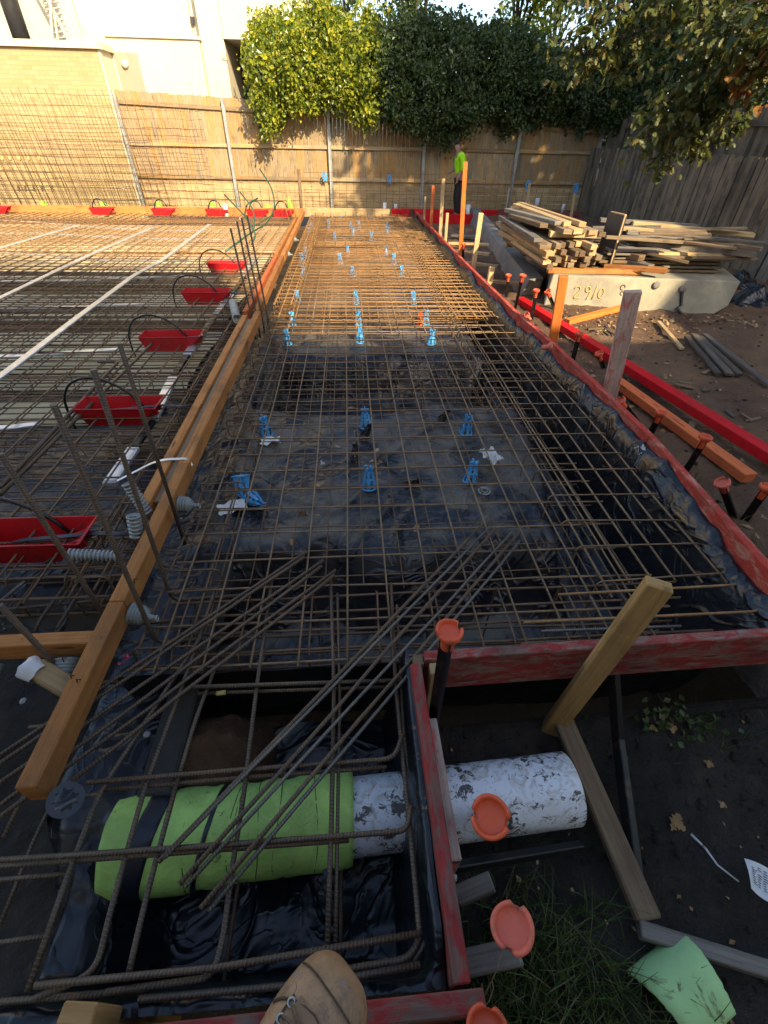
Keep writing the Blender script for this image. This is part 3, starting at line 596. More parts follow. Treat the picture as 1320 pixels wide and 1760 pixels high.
sheet(-10.2, -1.25, 1.55, 8.0, -.10, .2, .1, .11, 1.6, .0055, 'meshshade2', 'lower mesh sheet under the shaded half of the left slab')
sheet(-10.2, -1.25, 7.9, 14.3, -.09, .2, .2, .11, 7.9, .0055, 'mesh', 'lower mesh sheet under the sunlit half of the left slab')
def rrect(x0, x1, z0, z1, y, r=.035, sk=0, n=4):
    pts = []
    for cx, cz, a0 in ((x1-r, z1-r, 0), (x0+r, z1-r, 90), (x0+r, z0+r, 180), (x1-r, z0+r, 270)):
        for k in range(n+1):
            a = radians(a0+90*k/n); x = cx+r*cos(a); pts.append(V((x, y+sk*(x-x0), cz+r*sin(a))))
    return pts
def cage(label, x0, x1, y0, y1, z0, z1, nb, step, r, rl, mat, along='y', group='trench cages', zrow=()):
    root = empty('trench_cage', ((x0+x1)/2, (y0+y1)/2, z0), label, 'rebar cage', group)
    for k in range(nb):
        f = k/(nb-1)
        for z in (z1-rl-r, z0+rl+r)+tuple(zrow):
            if along == 'y':
                x = x0+.03+(x1-x0-.06)*f; b = MB(); b.tube(jl((x+R.uniform(-.01, .01), y0-R.random()*.1, z), (x+R.uniform(-.01, .01), y1, z), 5, .006), r, 6)
            else:
                y = y0+.03+(y1-y0-.06)*f; b = MB(); b.tube(jl((x0-R.random()*.12, y+R.uniform(-.01, .01), z), (x1+R.random()*.1, y+R.uniform(-.01, .01), z), 5, .006), r, 6)
            build('longitudinal_bar', b, M[mat], root)
    q = y0 if along == 'y' else x0
    while q < (y1 if along == 'y' else x1):
        b = MB(); pts = rrect(x0, x1, z0, z1, q, .03, R.uniform(-.04, .04)) if along == 'y' else [V((q+R.uniform(-.003, .003), p.x, p.z)) for p in rrect(y0, y1, z0, z1, 0)]
        b.tube(pts, rl, 6, closed=True); build('ligature', b, M[mat], root); q += step*R.uniform(.85, 1.15)
    return root
cage('long ladder-like bar cage in the trench beside the near right red board', 1.20, 1.90, 1.45, 5.6, -.46, .018, 6, .24, .0065, .0048, 'meshshade')
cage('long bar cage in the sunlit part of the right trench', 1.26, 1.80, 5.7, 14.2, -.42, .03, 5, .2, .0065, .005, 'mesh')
cage('cage of bars across the deep trench in front of the black plastic mound', -.82, 1.6, 1.14, 1.5, -.5, -.03, 4, .3, .0065, .0050, 'meshshade2', 'x', zrow=(-.22,))
cage('cage of bars across the middle dark trench', -.9, 1.9, 4.0, 4.7, -.45, -.03, 4, .3, .0065, .0045, 'meshshade2', 'x')
cage('narrow bar cage along the shaded left edge of the lane', -1.0, -.72, 1.2, 6.2, -.16, -.015, 2, .4, .006, .0045, 'meshshade2')
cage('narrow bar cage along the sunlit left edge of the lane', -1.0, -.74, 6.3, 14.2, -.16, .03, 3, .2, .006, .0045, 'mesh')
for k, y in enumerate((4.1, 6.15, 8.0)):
    cage(('bundle of bars across the left slab by the second and third red trays', 'bundle of bars across the left slab behind the third red tray', 'bundle of bars across the left slab before the fifth red tray')[k], -10, -1.25, y-.13, y+.13, -.2, -.012, 4, .35, .0075, .0048, 'meshshade2', 'x', 'bar bundles across the left slab')
cage('bar bundle along the inner side of the left timber beam', -1.42, -1.24, 1.6, 9.5, -.2, .02, 2, .3, .0065, .0048, 'meshshade2')
cage('bar cage crossing the left slab nearest the camera under the first red tray', -3, -1.2, 1.62, 1.95, -.32, -.015, 4, .25, .0075, .005, 'meshshade2', 'x')
# zigzag bar chairs near the trays
for k, (x, y) in enumerate(((-2.6, 3.0), (-2.1, 3.05), (-2.9, 4.9), (-3.4, 6.7))):
    b = MB(); L = 1.2
    b.tube([(x-L/2, y, -.02), (x+L/2, y, -.02)], .004, 5)
    b.tube([(x-L/2+L*j/16, y+(.05 if j % 2 else -.05)*(j % 2), -.02 if j % 2 else -.17) for j in range(17)], .003, 5)
    build('zigzag_bar_support', b, M['meshshade2'], label=('zigzag wire support under the left mesh, leftmost behind the first red tray', 'zigzag wire support under the mesh just behind the first red tray', 'zigzag wire support on the pale panel left of the third red tray', 'zigzag wire support on the pale panel left of the fourth red tray')[k], cat='mesh support', group='zigzag mesh supports')
def bar(pts, r, label, mat='bar', name='loose_bar', group=None, cat='steel bar', n=8):
    b = MB(); b.tube(pts, r, n); return build(name, b, M[mat], label=label, cat=cat, group=group)
def lift(q): return [P(u, v, z) for u, v, z in q]
def bend(pts, r=.05, n=5):
    pts = [V(p) for p in pts]; out = [pts[0]]
    for a, c, d in zip(pts, pts[1:], pts[2:]):
        e = (a-c).normalized(); f = (d-c).normalized(); rr = min(r, (a-c).length*.45, (d-c).length*.45); p, q = c+e*rr, c+f*rr
        for k in range(n+1):
            t_ = k/n; out.append(p.lerp(c, t_).lerp(c.lerp(q, t_), t_))
    return out+[pts[-1]]
# hooked bars at the lane's near right corner
bar(bend(lift([(960, 1022, .018), (1285, 1004, .018), (1163, 881, .018)]), .08), .0065, 'inner of two rusty bars with a rounded hook at the right mesh corner', 'mesh', 'hooked_bar', 'hooked bars at the right mesh corner')
bar(bend(lift([(900, 1070, .02), (1318, 1050, .02), (1190, 895, .02)]), .08), .0065, 'outer of two rusty bars with a rounded hook at the right mesh corner', 'mesh', 'hooked_bar', 'hooked bars at the right mesh corner')
bar(lift([(930, 1085, .01), (1170, 1076, .01)]), .007, 'short grey bar behind the front red board, left of the hooked bars', 'bargrey')
bar(lift([(895, 1108, .012), (960, 1102, .012)]), .008, 'very short bar end lying against the front red board', 'bar')
# pit cage: thick ribbed bars round the green pipe
pc = empty('pit_cage', (-.2, .6, -.5), 'heavy ribbed bar cage over the near pit with the green pipe', 'rebar cage')
def pbar(q, r=.0085, name='longitudinal_bar', m='bar', bd=.06):
    b = MB(); b.tube(bend(lift(q), bd) if len(q) > 2 else lift(q), r, 10); return build(name, b, M[m], pc)
pbar([(372, 1010, -.02), (320, 1160, -.015), (247, 1360, -.012), (215, 1475, -.012), (185, 1585, -.012), (165, 1672, -.012), (60, 1716, -.012)])
pbar([(345, 1095, -.01), (172, 1360, -.012), (120, 1495, -.012), (47, 1705, -.012)])
pbar([(300, 1360, -.012), (265, 1490, -.012), (240, 1590, -.012), (218, 1688, -.012)])
pbar([(380, 1120, -.012), (335, 1240, -.012), (300, 1360, -.012)], .0075)
pbar([(468, 990, -.01), (440, 1190, -.01), (420, 1360, -.01), (400, 1485, -.012), (384, 1610, -.012), (366, 1680, -.012), (180, 1706, -.02)])
pbar([(568, 990, -.012), (574, 1180, -.012), (570, 1400, -.012), (562, 1655, -.012)], .0085)
pbar([(580, 1020, -.012), (584, 1200, -.02), (580, 1420, -.02), (576, 1640, -.02)], .0065)
pbar([(672, 1003, -.012), (680, 1180, -.012), (695, 1330, -.012), (712, 1500, -.012), (722, 1615, -.012), (700, 1648, -.012), (560, 1672, -.03)], .0085)
pbar([(682, 1040, -.012), (694, 1260, -.05), (704, 1330, -.1), (722, 1500, -.1), (735, 1615, -.1), (712, 1655, -.1)], .0065)
for q, r in (([(330, 1181, .006), (690, 1169, .006)], .0085), ([(340, 1192, -.03), (690, 1180, -.03)], .007), ([(150, 1345, .006), (430, 1322, .006), (678, 1304, .006), (692, 1262, .006)], .0085), ([(170, 1358, -.02), (430, 1336, -.02), (665, 1318, -.02)], .0075),
             ([(0, 1478, .008), (330, 1456, .008), (700, 1428, .008), (706, 1385, .008)], .0085), ([(0, 1489, -.015), (330, 1464, -.015), (600, 1444, -.015)], .0075), ([(60, 1694, .008), (370, 1664, .008), (723, 1604, .008)], .0085), ([(238, 1718, -.01), (560, 1688, -.01), (722, 1658, -.01)], .0085), ([(0, 1722, -.04), (250, 1702, -.04)], .008), ([(0, 1512, -.06), (115, 1502, -.06)], .007), ([(0, 1620, -.06), (82, 1608, -.06)], .007), ([(0, 1590, -.25), (60, 1440, -.25), (130, 1300, -.25)], .007), ([(5, 1440, -.1), (60, 1330, -.1), (120, 1180, -.1)], .007), ([(50, 1250, -.1), (120, 1244, -.1)], .008)):
    pbar(q, r, 'cross_bar')
for x in (-.85, -.5, -.1):
    for z in (-.42,): pbar_ = MB(); pbar_.tube([(x, .15, z-.1), (x, 1.0, z-.1)], .008, 8); build('longitudinal_bar', pbar_, M['meshshade2'], pc)
b = MB(); b.tube(lift([(372, 1192, -.025), (388, 1190, -.025)]), .0095, 8); build('paint_mark', b, M['yellow'], pc)
# loose bars lying in a fan over the pit and mesh
for k, (a, c, z0, z1) in enumerate((((272, 1482), (830, 900), .022, .03), ((283, 1474), (842, 905), .022, .024), ((308, 1520), (852, 908), .03, .034), ((318, 1524), (880, 915), .024, .022), ((344, 1562), (893, 914), .03, .03), ((358, 1567), (893, 930), .022, .022))):
    bar(jl(P(*a, z0), P(*c, z1), 6, .003), .0078 if k % 2 == 0 else .0068, 'long ribbed bar lying diagonally over the pit, '+ORD[k]+' of six from the upper left', 'bargrey' if k % 2 else 'bar', group='loose bars fanned across the pit')
for k, (a, c) in enumerate((((0, 1298), (527, 948)), ((0, 1312), (524, 957)), ((0, 1345), (556, 963)), ((0, 1384), (553, 973)), ((0, 1404), (577, 980)), ((90, 1368), (575, 988)))):
    bar(jl(P(*a, -.01 if k < 5 else .005), P(*c, .012+.004*(k % 2)), 6, .003), .0078, 'dark bar running under the left timber beam, '+ORD[k]+' of six from the top', 'bar', group='loose bars under the left beam')
# thick bars on the left slab, one with a bent end
bar(bend(lift([(0, 838, .03), (203, 622, .03), (168, 622, .03)]), .03), .0135, 'thick rusty bar with a bent tip pointing at the third red tray', 'bar', group='thick bars on the left slab')
bar(lift([(0, 850, .02), (262, 590, .03)]), .0135, 'thick straight rusty bar ending in front of the third red tray', 'bar', group='thick bars on the left slab')
bar(lift([(0, 1035, -.05), (100, 950, -.05)]), .009, 'pale worn bar below the first red tray', 'bargrey', group='bars below the first red tray')
for k, q in enumerate(([(60, 1085, -.12), (72, 1060, -.1), (128, 985, -.1), (205, 860, -.1)], [(98, 1080, -.1), (165, 970, -.1), (230, 850, -.1)], [(0, 1000, -.09), (190, 978, -.09)], [(0, 1048, -.12), (190, 1030, -.12)])):
    bar(lift(q), .008, ('bar with a curled lower end below the first red tray', 'straight sloping bar right of the curled one, below the first red tray', 'upper level bar under the first red tray', 'lower level bar above the left cross timber')[k], 'bar', group='bars below the first red tray')
# starter bars leaning up through the left beam
for k, (t_, b_, tail, z1) in enumerate((((205, 590), (318, 935), .0, 1.05), ((160, 635), (296, 1032), .38, 1.1), ((92, 695), (268, 1105), .40, 1.1), ((0, 780), (190, 1075), .3, .88), ((0, 1040), (130, 1180), .2, .55))):
    B_ = P(*b_, -.1); T_ = PY(*t_, B_.y)
    pts = bend([T_, B_, B_+V((tail, .02, -.005))], .06) if tail else [T_, B_]
    bar(pts, .0105, ('leaning dark starter bar farthest from the camera on the left beam', 'leaning starter bar crossing the second red tray', 'long leaning starter bar ending beside the upper pipe collar', 'starter bar crossing the first red tray from the frame edge', 'starter bar at the left edge crossing the cross timber')[k], 'bar', 'starter_bar', 'starter bars along the left beam', n=8)
for k, (t_, b_) in enumerate((((396, 392), (436, 560)), ((407, 380), (444, 558)), ((415, 374), (452, 552)), ((425, 372), (460, 545)))):
    B_ = P(*b_, 0); T_ = PY(*t_, B_.y)
    bar([T_, B_, B_+V((0, 0, -.15))], .010, 'tall dark starter bar in the row beside the beam, '+ORD[k]+' from the left', 'bar', 'starter_bar', 'row of starter bars by the far red trays')
for k, (x, h) in enumerate(((-1.62, .62), (-1.52, .7), (-1.42, .66))):
    bar([(x, 13.6, h), (x+.14, 13.6, -.1)], .010, 'rusty starter bar by the far end of the left beam, '+ORD[k]+' from the left', 'mesh', 'starter_bar', 'rusty starters at the far beam end')
# wall mesh leaning on the fence at the left and the low upright cage along the back
def wallmesh(x0, x1, y, z0, z1, s, label, lean=.0, wob=.02, r=.0055):
    b = MB(); x = x0
    while x <= x1:
        h = z1+R.uniform(-.02, .05); b.tube([(x+R.uniform(-wob, wob), y+lean, z0), (x+R.uniform(-wob, wob), y+lean*.5, (z0+h)/2), (x+R.uniform(-wob, wob), y, h)], r, 4); x += s*R.uniform(.9, 1.1)
    z = z0+.06
    while z <= z1:
        f = (z-z0)/(z1-z0); n = 6; b.tube([(x0+(x1-x0)*k/n, y+lean*(1-f)-.012, z+R.uniform(-wob, wob)) for k in range(n+1)], r, 4); z += s*R.uniform(.85, 1.1)
    return build('mesh_panel', b, M['wallmesh'], label=label, cat='steel mesh', group='mesh panels standing against the fence')
wallmesh(-10.6, -5.75, 15.7, -.1, 2.40, .2, 'tall rusty mesh panel standing in front of the brick garage wall', .35, .02)
wallmesh(-9.8, -5.0, 15.5, -.1, 2.25, .2, 'second tall mesh panel leaning just in front of the first at the left', .45, .03)
wallmesh(-10.6, -4.6, 15.3, -.1, 1.5, .2, 'shorter mesh panel at the bottom of the left stack', .4, .03)
wallmesh(-5.75, -3.75, 15.9, -.1, 2.18, .2, 'rusty mesh panel standing against the rust stained fence bay', .25, .02)
wallmesh(-3.7, -1.25, 15.6, -.1, .88, .24, 'low mesh panel before the fence behind the green cables', .1, .015)
wallmesh(-1.2, 2.6, 15.5, -.15, .93, .19, 'upright starter mesh along the sunlit back edge of the lane', .0, .01, .006)
wallmesh(2.75, 6.6, 15.5, -.15, .72, .19, 'upright starter mesh along the shaded back fence, right of the worker', .0, .01, .006)
# ================================================================== TIMBER
def board(a, b_, w, h, mat, label, name='board', cat='board', group=None, bevel=.004, upv=(0, 0, 1), roll=0, parent=None):
    b = MB(); b.beam(a, b_, w, h, upv, roll=roll); return build(name, b, M[mat], parent, label, None if parent else cat, group, bevel=bevel)
bm = empty('edge_form', (-1.07, 3, 0), 'orange timber edge beam running away along the left side of the lane', 'formwork')
for y0, y1, m, dx in ((.60, 1.33, 'lvl', 0), (1.334, 2.4, 'lvl', 0), (2.404, 5.5, 'lvl', -.004), (5.51, 8.6, 'lvl', -.03), (8.61, 14.2, 'lvl', -.055)):
    board((-1.053+dx, y0, .097), (-1.053+dx-(.04 if y0 > 3 else 0)*(y1-y0)/4, y1, .097), .066, .106, m, None, 'beam', parent=bm)
for y0, y1, m in ((2.02, 5.35, 'lvl'), (5.5, 8.6, 'orangered'), (8.7, 12.8, 'lvl')):
    o_ = -.0 if y0 < 3 else (-.035 if y0 < 6 else -.065)
    board((-1.165+o_, y0, .10), (-1.165+o_-.015, y1, .10), .058, .10, m, None, 'side_plank', parent=bm)
board((-1.110, 2.06, .075), (-1.125, 5.3, .075), .046, .10, 'stack', None, 'packer', parent=bm)
b = MB()
for u, v in ((108, 1135), (122, 1165), (230, 1000), (132, 1172), (345, 700)):
    p = P(u, v, .15); b.tube([p+V((0, 0, -.01)), p+V((.01, -.005, .025)), p+V((.03, -.01, .03))], .0022, 5)
build('nail', b, M['steelblack'], bm)
ct = empty('cross_form', (-1.9, 1.17, .05), 'short orange timber cross piece meeting the left beam at its near corner', 'formwork')
board((-3.1, 1.155, .09), (-1.09, 1.165, .09), .062, .09, 'lvl', None, 'beam', parent=ct)
for k, (x0, x1) in enumerate(((-10.6, -6.6), (-6.58, -3.3), (-3.28, -1.2))):
    board((x0, 14.42, .06), (x1, 14.42, .06), .05, .2, 'lvl', ('orange timber edge board at the back of the left slab, leftmost', 'orange timber edge board at the back of the left slab, middle length', 'orange timber edge board at the back of the left slab, ending at the lane')[k], 'edge_board', group='back edge boards of the left slab')
board((-1.15, 15.0, .02), (1.15, 15.0, .02), .05, .18, 'pine', 'pale timber edge board across the far end of the lane', 'edge_board')
board((1.2, 15.05, .0), (4.2, 15.05, .0), .05, .22, 'redclean', 'red edge board at the foot of the back fence behind the worker', 'edge_board')
board((4.25, 15.1, .0), (6.7, 15.1, .0), .05, .22, 'red', 'red edge board in the far right corner', 'edge_board')
board((2.0, 13.9, .0), (3.3, 13.9, .0), .05, .26, 'redclean', 'bright red short board lying before the worker', 'edge_board')
# right red formwork boards
rb = empty('edge_form', (1.95, 6, -.1), 'long red edge board down the right side of the lane with plastic draped on it', 'formwork')
ys = [1.07, 2.6, 4.35, 5.5, 7.9, 10.5, 14.0]
for k, (y0, y1) in enumerate(zip(ys, ys[1:])):
    board((bx(y0)+.005, y0+.004, .045), (bx(y1)+.005, y1, .045), .048, .23, 'redtop', None, 'board', parent=rb)
frb = empty('edge_form', (1.0, 1.03, -.15), 'dark red muddy formwork board across the front right of the lane', 'formwork')
board((.262, 1.035, -.025), (2.6, 1.075, .0), .045, .23, 'red', None, 'board', parent=frb)
board((.215, 1.03, -.03), (.258, 1.031, -.03), .046, .20, 'brown', None, 'end_block', parent=frb)
board((.30, .985, -.36), (.30, .985, .075), .045, .05, 'pine', None, 'peg', parent=frb, upv=(0, 1, 0))
sdb = empty('edge_form', (.23, .55, -.15), 'dark red muddy board along the right side of the near pit', 'formwork')
board((.235, .10, -.035), (.222, 1.005, -.03), .044, .23, 'red', None, 'board', parent=sdb)
board((.272, .36, -.06), (.262, .80, -.06), .036, .20, 'redworn', None, 'splice_board', parent=sdb)
board((-.75, .055, -.03), (.285, .068, -.03), .046, .23, 'red', 'bright red board across the near end of the pit, under the boot', 'edge_board')
for k, (a, c, w, m, l) in enumerate((((.285, .305, -.13), (.40, .33, -.1), .05, 'grey', 'short weathered peg between the side board and the orange cap by the white pipe'), ((.285, .155, -.15), (.44, .165, -.10), .06, 'grey', 'weathered peg wedge beside the pale orange cap near the grass'), ((.16, .0, -.14), (.33, -.03, -.12), .05, 'grey', 'weathered offcut under the red board beside the lowest orange cap'))):
    board(a, c, w, .07, m, l, 'timber_peg', 'peg', 'pegs beside the near red board')
board(P(132, 1742, .12)+V((.04, .0, -.6)), P(132, 1742, .12), .085, .04, 'honey', 'sawn timber stake top at the lower left corner', 'timber_stake', 'stake', upv=(0.1, 1, 0))
B_ = P(958, 1238, -.36); board(B_-V((.01, 0, .1)), PY(1134, 1003, B_.y), .085, .05, 'honey', 'upright honey coloured timber stake standing against the front red board', 'timber_stake', 'stake', upv=(.45, 1, 0))
board((.93, 1.0, -.36), (.985, .24, -.38), .09, .04, 'brown', 'brown board lying on the mud from the leaning stake', 'board', bevel=.006)
# stakes down the right board
def stake(t_, b_, w, d, mat, label, z=-.05, ang=0):
    B_ = P(*b_, z); T_ = PY(*t_, B_.y); B2 = B_-(T_-B_).normalized()*.3
    return board(B2, T_, w, d, mat, label, 'timber_stake', 'stake', 'timber stakes along the right board', upv=(sin(ang), cos(ang), 0))
stake((1088, 500), (1045, 690), .12, .065, 'redworn', 'tall weathered pink and grey stake in front of the long red plank', ang=.35)
stake((969, 474), (948, 600), .09, .09, 'orange', 'thick orange stake standing before the concrete block with numbers', ang=.3)
stake((800, 278), (791, 440), .075, .045, 'orange', 'tallest bright orange stake right of the worker', ang=.15)
stake((827, 366), (812, 470), .075, .045, 'pine', 'pale yellowish stake right of the tallest orange one', ang=.15)
stake((745, 319), (740, 395), .07, .045, 'orangered', 'pinkish orange stake left of the tall pale one')
stake((762, 307), (756, 412), .07, .045, 'pine', 'tall pale stake left of the worker')
stake((731, 338), (728, 388), .05, .045, 'pine', 'short thin pale stake farthest along the board')
stake((769, 366), (765, 420), .055, .045, 'pine', 'short pale stake just left of the tallest orange stake')
stake((846, 458), (838, 500), .075, .075, 'pine', 'squat pale stake under a crosswise timber')
stake((910, 315), (905, 372), .06, .05, 'pine', 'pale post by the back fence, left of two with blue clips', z=.0)
stake((988, 332), (980, 380), .06, .05, 'pine', 'pale post by the back fence, right of two with blue clips', z=.0)
b = MB(); b.tube([(-1.24, 14.45, -.1), (-1.22, 14.45, .98)], .04, 8); build('timber_stake', b, M['brown'], label='slim grey brown stake at the far end of the left beam', cat='stake')
for k, (a, c, w, h, m, l) in enumerate((((818, 434, .10), (842, 438, .10), .09, .04, 'pine', 'pale crosswise timber right of the tall pale stake'), ((795, 451, .08), (856, 458, .08), .09, .04, 'pine', 'pale crosswise timber on top of the squat stake'), ((826, 482, .04), (905, 488, .04), .08, .04, 'pine', 'pale crosswise timber beside two capped pickets'), ((775, 404, .03), (822, 407, .03), .16, .04, 'grey', 'grey flat board behind the orange stake'), ((770, 418, .04), (840, 420, .04), .08, .04, 'pine', 'light timber strut from the right board to the concrete wall'))):
    board(P(*a), P(*c), w, h, m, l, 'timber_strut', 'timber', 'timber struts behind the right board')
# long planks lying on the soil
board(P(893, 515, -.02), P(1350, 800, -.02), .115, .075, 'redclean', 'long bright red plank lying on the soil right of the lane', 'plank', 'plank')
board(P(1052, 650, -.06), P(1288, 822, -.06), .10, .07, 'orangered', 'orange red plank between the bright red plank and the lane', 'plank', 'plank')
board(P(975, 553, -.05), P(1085, 525, .02), .08, .06, 'orange', 'orange plank propped against the pale concrete block', 'plank', 'plank')
for k, (a, c, m, w, l) in enumerate((((1178, 585), (1232, 648), 'lath', .06, 'dark grey lath on the soil, left of a small heap'), ((1190, 582), (1252, 650), 'lath', .07, 'weathered lath in the middle of the small heap on the soil'), ((1200, 585), (1268, 652), 'lath', .06, 'brown lath beside the weathered one on the soil'), ((1207, 582), (1320, 672), 'lath', .07, 'longest grey lath of the small heap on the soil'), ((1128, 562), (1172, 600), 'pine', .05, 'thin pale lath lying below the concrete block'))):
    p0 = P(*a, -.1); p1 = P(*c, -.1)
    for p in (p0, p1): p.z = soilz(p.x, p.y)+.035
    board(p0, p1, w, .03, m, l, 'lath', 'lath', 'laths lying on the soil')
p0, p1 = P(1098, 1597, -.38), P(1335, 1672, -.38); board(p0, p1, .05, .04, 'grey', 'grey weathered batten behind the green foam offcut', 'batten', 'batten')
for k in range(26):
    x, y = (R.uniform(2.7, 5.2), R.gauss(5.6, .25)) if k < 14 else (R.uniform(2.5, 4.8), R.uniform(2.6, 5.2)); yw = R.uniform(0, pi); L = R.uniform(.06, .22); z = soilz(x, y)+.014; d = V((cos(yw), sin(yw), 0))*L/2
    board(V((x, y, z))-d, V((x, y, z+R.uniform(0, .02)))+d, R.uniform(.015, .05), .012, R.choice(('lath', 'brown', 'stack')), 'small wood scrap lying on the brown soil below the concrete block', 'wood_scrap', 'scrap', 'wood scraps on the soil', 0)
# ================================================================== CONCRETE
cb = empty('concrete_block', (4.0, 6.8, -.3), 'pale concrete block with yellow spray numbers under the timber stacks', 'concrete block')
b = MB(); b.prism([(2.58, 6.35, -.35), (4.82, 6.2, -.35), (4.98, 6.2, -.08), (5.12, 6.22, .0), (5.16, 6.25, .30), (2.66, 6.42, .33)], (.9, 2.4, 0)); build('body', b, M['concrete'], cb, bevel=.012)
def cy(x): return 6.35+(x-2.58)*(-.15/2.44)-.004
def text(s, loc, size, mat, parent, name, rot, label=None, thick=.002):
    c = bpy.data.curves.new(name, 'FONT'); c.body = s; c.size = size; c.extrude = thick; c.align_x = 'CENTER'; c.offset = -.001
    o = bpy.data.objects.new(name, c); COL.objects.link(o); o.data.materials.append(mat); o.parent = parent; o.location = V(loc)-world(parent); o.rotation_euler = rot; return o
NUM = {'2': [(0, .8), (.15, 1), (.45, 1), (.6, .8), (.5, .55), (.0, .0), (.65, .05)], '9': [(.55, .7), (.3, .5), (.05, .65), (.1, .95), (.4, 1.), (.55, .75), (.5, .3), (.3, -.1)], '1': [(.35, 1), (.1, -.05)], '0': [(.3, .9), (.05, .55), (.15, .1), (.4, .05), (.6, .4), (.5, .8), (.3, .9)]}
b = MB(); x = 2.98
for ch in '2910':
    pts = [V((x+px*.14, 0, .06+pz*.145)) for px, pz in NUM[ch]]
    pts = bend(pts, .05, 4)
    for p in pts: p.y = cy(p.x)+.072*((p.z+.35)/.68)-.004
    b.tube(pts, .0072, 6); x += {'2': .145, '9': .105, '1': .075, '0': .1}[ch]
build('spray_number', b, M['yellow'], cb)
for cx, cz, rr, a0, a1 in ((4.85, .14, .045, -120, 120), (3.62, .2, .03, 0, 300), (3.63, .13, .022, 0, 300), (4.78, .17, .025, 40, 200)):
    b = MB(); pts = [V((cx+rr*cos(radians(a)), 0, cz+rr*sin(radians(a)))) for a in range(a0, a1, 24)]
    for p in pts: p.y = cy(p.x)+.072*((p.z+.35)/.68)
    b.tube(pts, .006, 5); build('black_mark', b, M['blackplastic'], cb)
for cx, cz in ((4.05, .24), (4.42, .20)):
    b = MB(); b.lathe([(.045, 0), (.05, .01), (.03, .02), (0, .015)], 12, Matrix.Translation((cx, cy(cx)+.05, cz)) @ Matrix.Rotation(radians(90), 4, 'X')); build('plugged_hole', b, M['concrete2'], cb)
b = MB(); b.tube([(4.42, 6.27, .17), (4.47, 6.25, .0), (4.40, 6.22, -.02), (4.52, 6.18, -.12), (4.6, 6.15, -.24)], .02, 8); b.tube([(4.52, 6.18, -.12), (4.68, 6.13, -.1), (4.76, 6.1, -.2), (4.62, 6.1, -.24), (4.5, 6.12, -.22)], .007, 6); build('conduit', b, M['blackplastic'], label='black conduit and loop of cable hanging down the concrete block face', cat='conduit')
wl = empty('concrete_wall', (3.2, 11, -.3), 'long dark grey concrete wall leading to the timber stack', 'concrete wall')
b = MB(); b.prism([(2.36, 6.9, -.3), (2.72, 7.0, -.3), (2.78, 7.0, .17), (2.54, 6.9, .17)], (0.85, 8.0, 0)); build('body', b, M['concrete2'], wl, bevel=.012)
b = MB(); b.quad((2.45, 6.898-.012, -.12), (2.69, 6.965-.012, -.12), (2.75, 6.975-.012, .14), (2.56, 6.915-.012, .14)); build('end_face', b, M['concrete'], wl)
b = MB(); b.box((4.1, 11.0, -.03), (1.5, 2.6, .06)); build('steel_sheet', b, M['tarp'], label='dark steel sheet lying behind the concrete wall', cat='sheet', bevel=.006)
bk_ = empty('bucket', (3.55, 11.9, .05), 'white plastic bucket standing behind the concrete wall', 'bucket')
b = MB(); b.lathe([(0, 0), (.14, 0), (.16, .16), (.168, .165), (.168, .18), (.155, .18), (.14, .03), (0, .03)], 24, Matrix.Translation((3.55, 11.9, .0))); build('pail', b, M['cleanpipe'], bk_)
b = MB(); b.tube([(3.55+.165*cos(a), 11.9+.05*sin(a), .17+.14*sin(a)) for a in [pi*k/10 for k in range(11)]], .004, 6); build('handle', b, M['galv'], bk_)
# ================================================================== TIMBER STACKS
def plank(c, L, yaw, w, h, mat, label, group, pitch=0):
    c = V(c); d = V((cos(yaw)*cos(pitch), sin(yaw)*cos(pitch), sin(pitch))); return board(c-d*L/2, c+d*L/2, w, h, mat, label, 'plank', 'plank', group, .004, roll=R.uniform(-.08, .08))
G1 = 'planks in the left timber stack'; G2 = 'planks in the right timber stack'
ya = radians(92)
ORD2 = ['bottom', 'second', 'third', 'fourth', 'fifth', 'top']
front = V((2.62, 6.52, 0)); dirb = V((cos(ya), sin(ya), 0)); sidev = V((sin(ya), -cos(ya), 0))
plank((3.25, 6.52, .36), 1.25, radians(-3), .09, .06, 'lvl', 'golden bearer timber carrying the left stack on the concrete block', G1)
plank((3.3, 8.3, .36), 1.5, radians(-2), .09, .06, 'pine', 'rear bearer timber under the left stack', G1)
lev = [(8, 'brown'), (8, 'pine'), (7, 'brown'), (6, 'pine')]
for li, (n, m) in enumerate(lev):
    for k in range(n):
        L = 2.1+R.uniform(-.3, .3); off = R.uniform(-.12, .14)+(.12 if k > 5 else 0); c = front+sidev*(-.0+k*.102+R.uniform(-.012, .012)-li*.015)+dirb*(L/2+off)
        plank((c.x, c.y, .43+li*.072), L, ya+R.uniform(-.05, .05), R.uniform(.066, .092), .064, R.choice(('stack', 'stack', 'brown', 'stack', 'pine')), 'sawn timber in the %s layer of the left stack, %s from its left side' % (ORD2[li], ORD[k]), G1)
plank((2.95, 6.78, .742), .62, radians(-3), .09, .066, 'pine', 'pale yellow ended timber lying crosswise under the top planks of the left stack', G1)
for k, (sx, m, L, dz) in enumerate(((-.10, 'stack', 1.9, 0), (.03, 'pine', 2.1, .0), (.16, 'stack', 2.1, .0), (.31, 'stack', 2.0, -.02), (.46, 'brown', 1.9, -.05), (-.03, 'pine', 1.8, .062), (.14, 'pine', 2.0, .060))):
    c = front+sidev*(sx+.2)+dirb*(L/2-.0+R.uniform(-.05, .15)+k*.02); plank((c.x, c.y, .805+dz), L, ya+radians(4)+R.uniform(-.03, .03), .125 if k < 4 else .1, .056, m, 'broad honey coloured plank on top of the left stack, '+ORD[k]+' of seven', G1, .01)
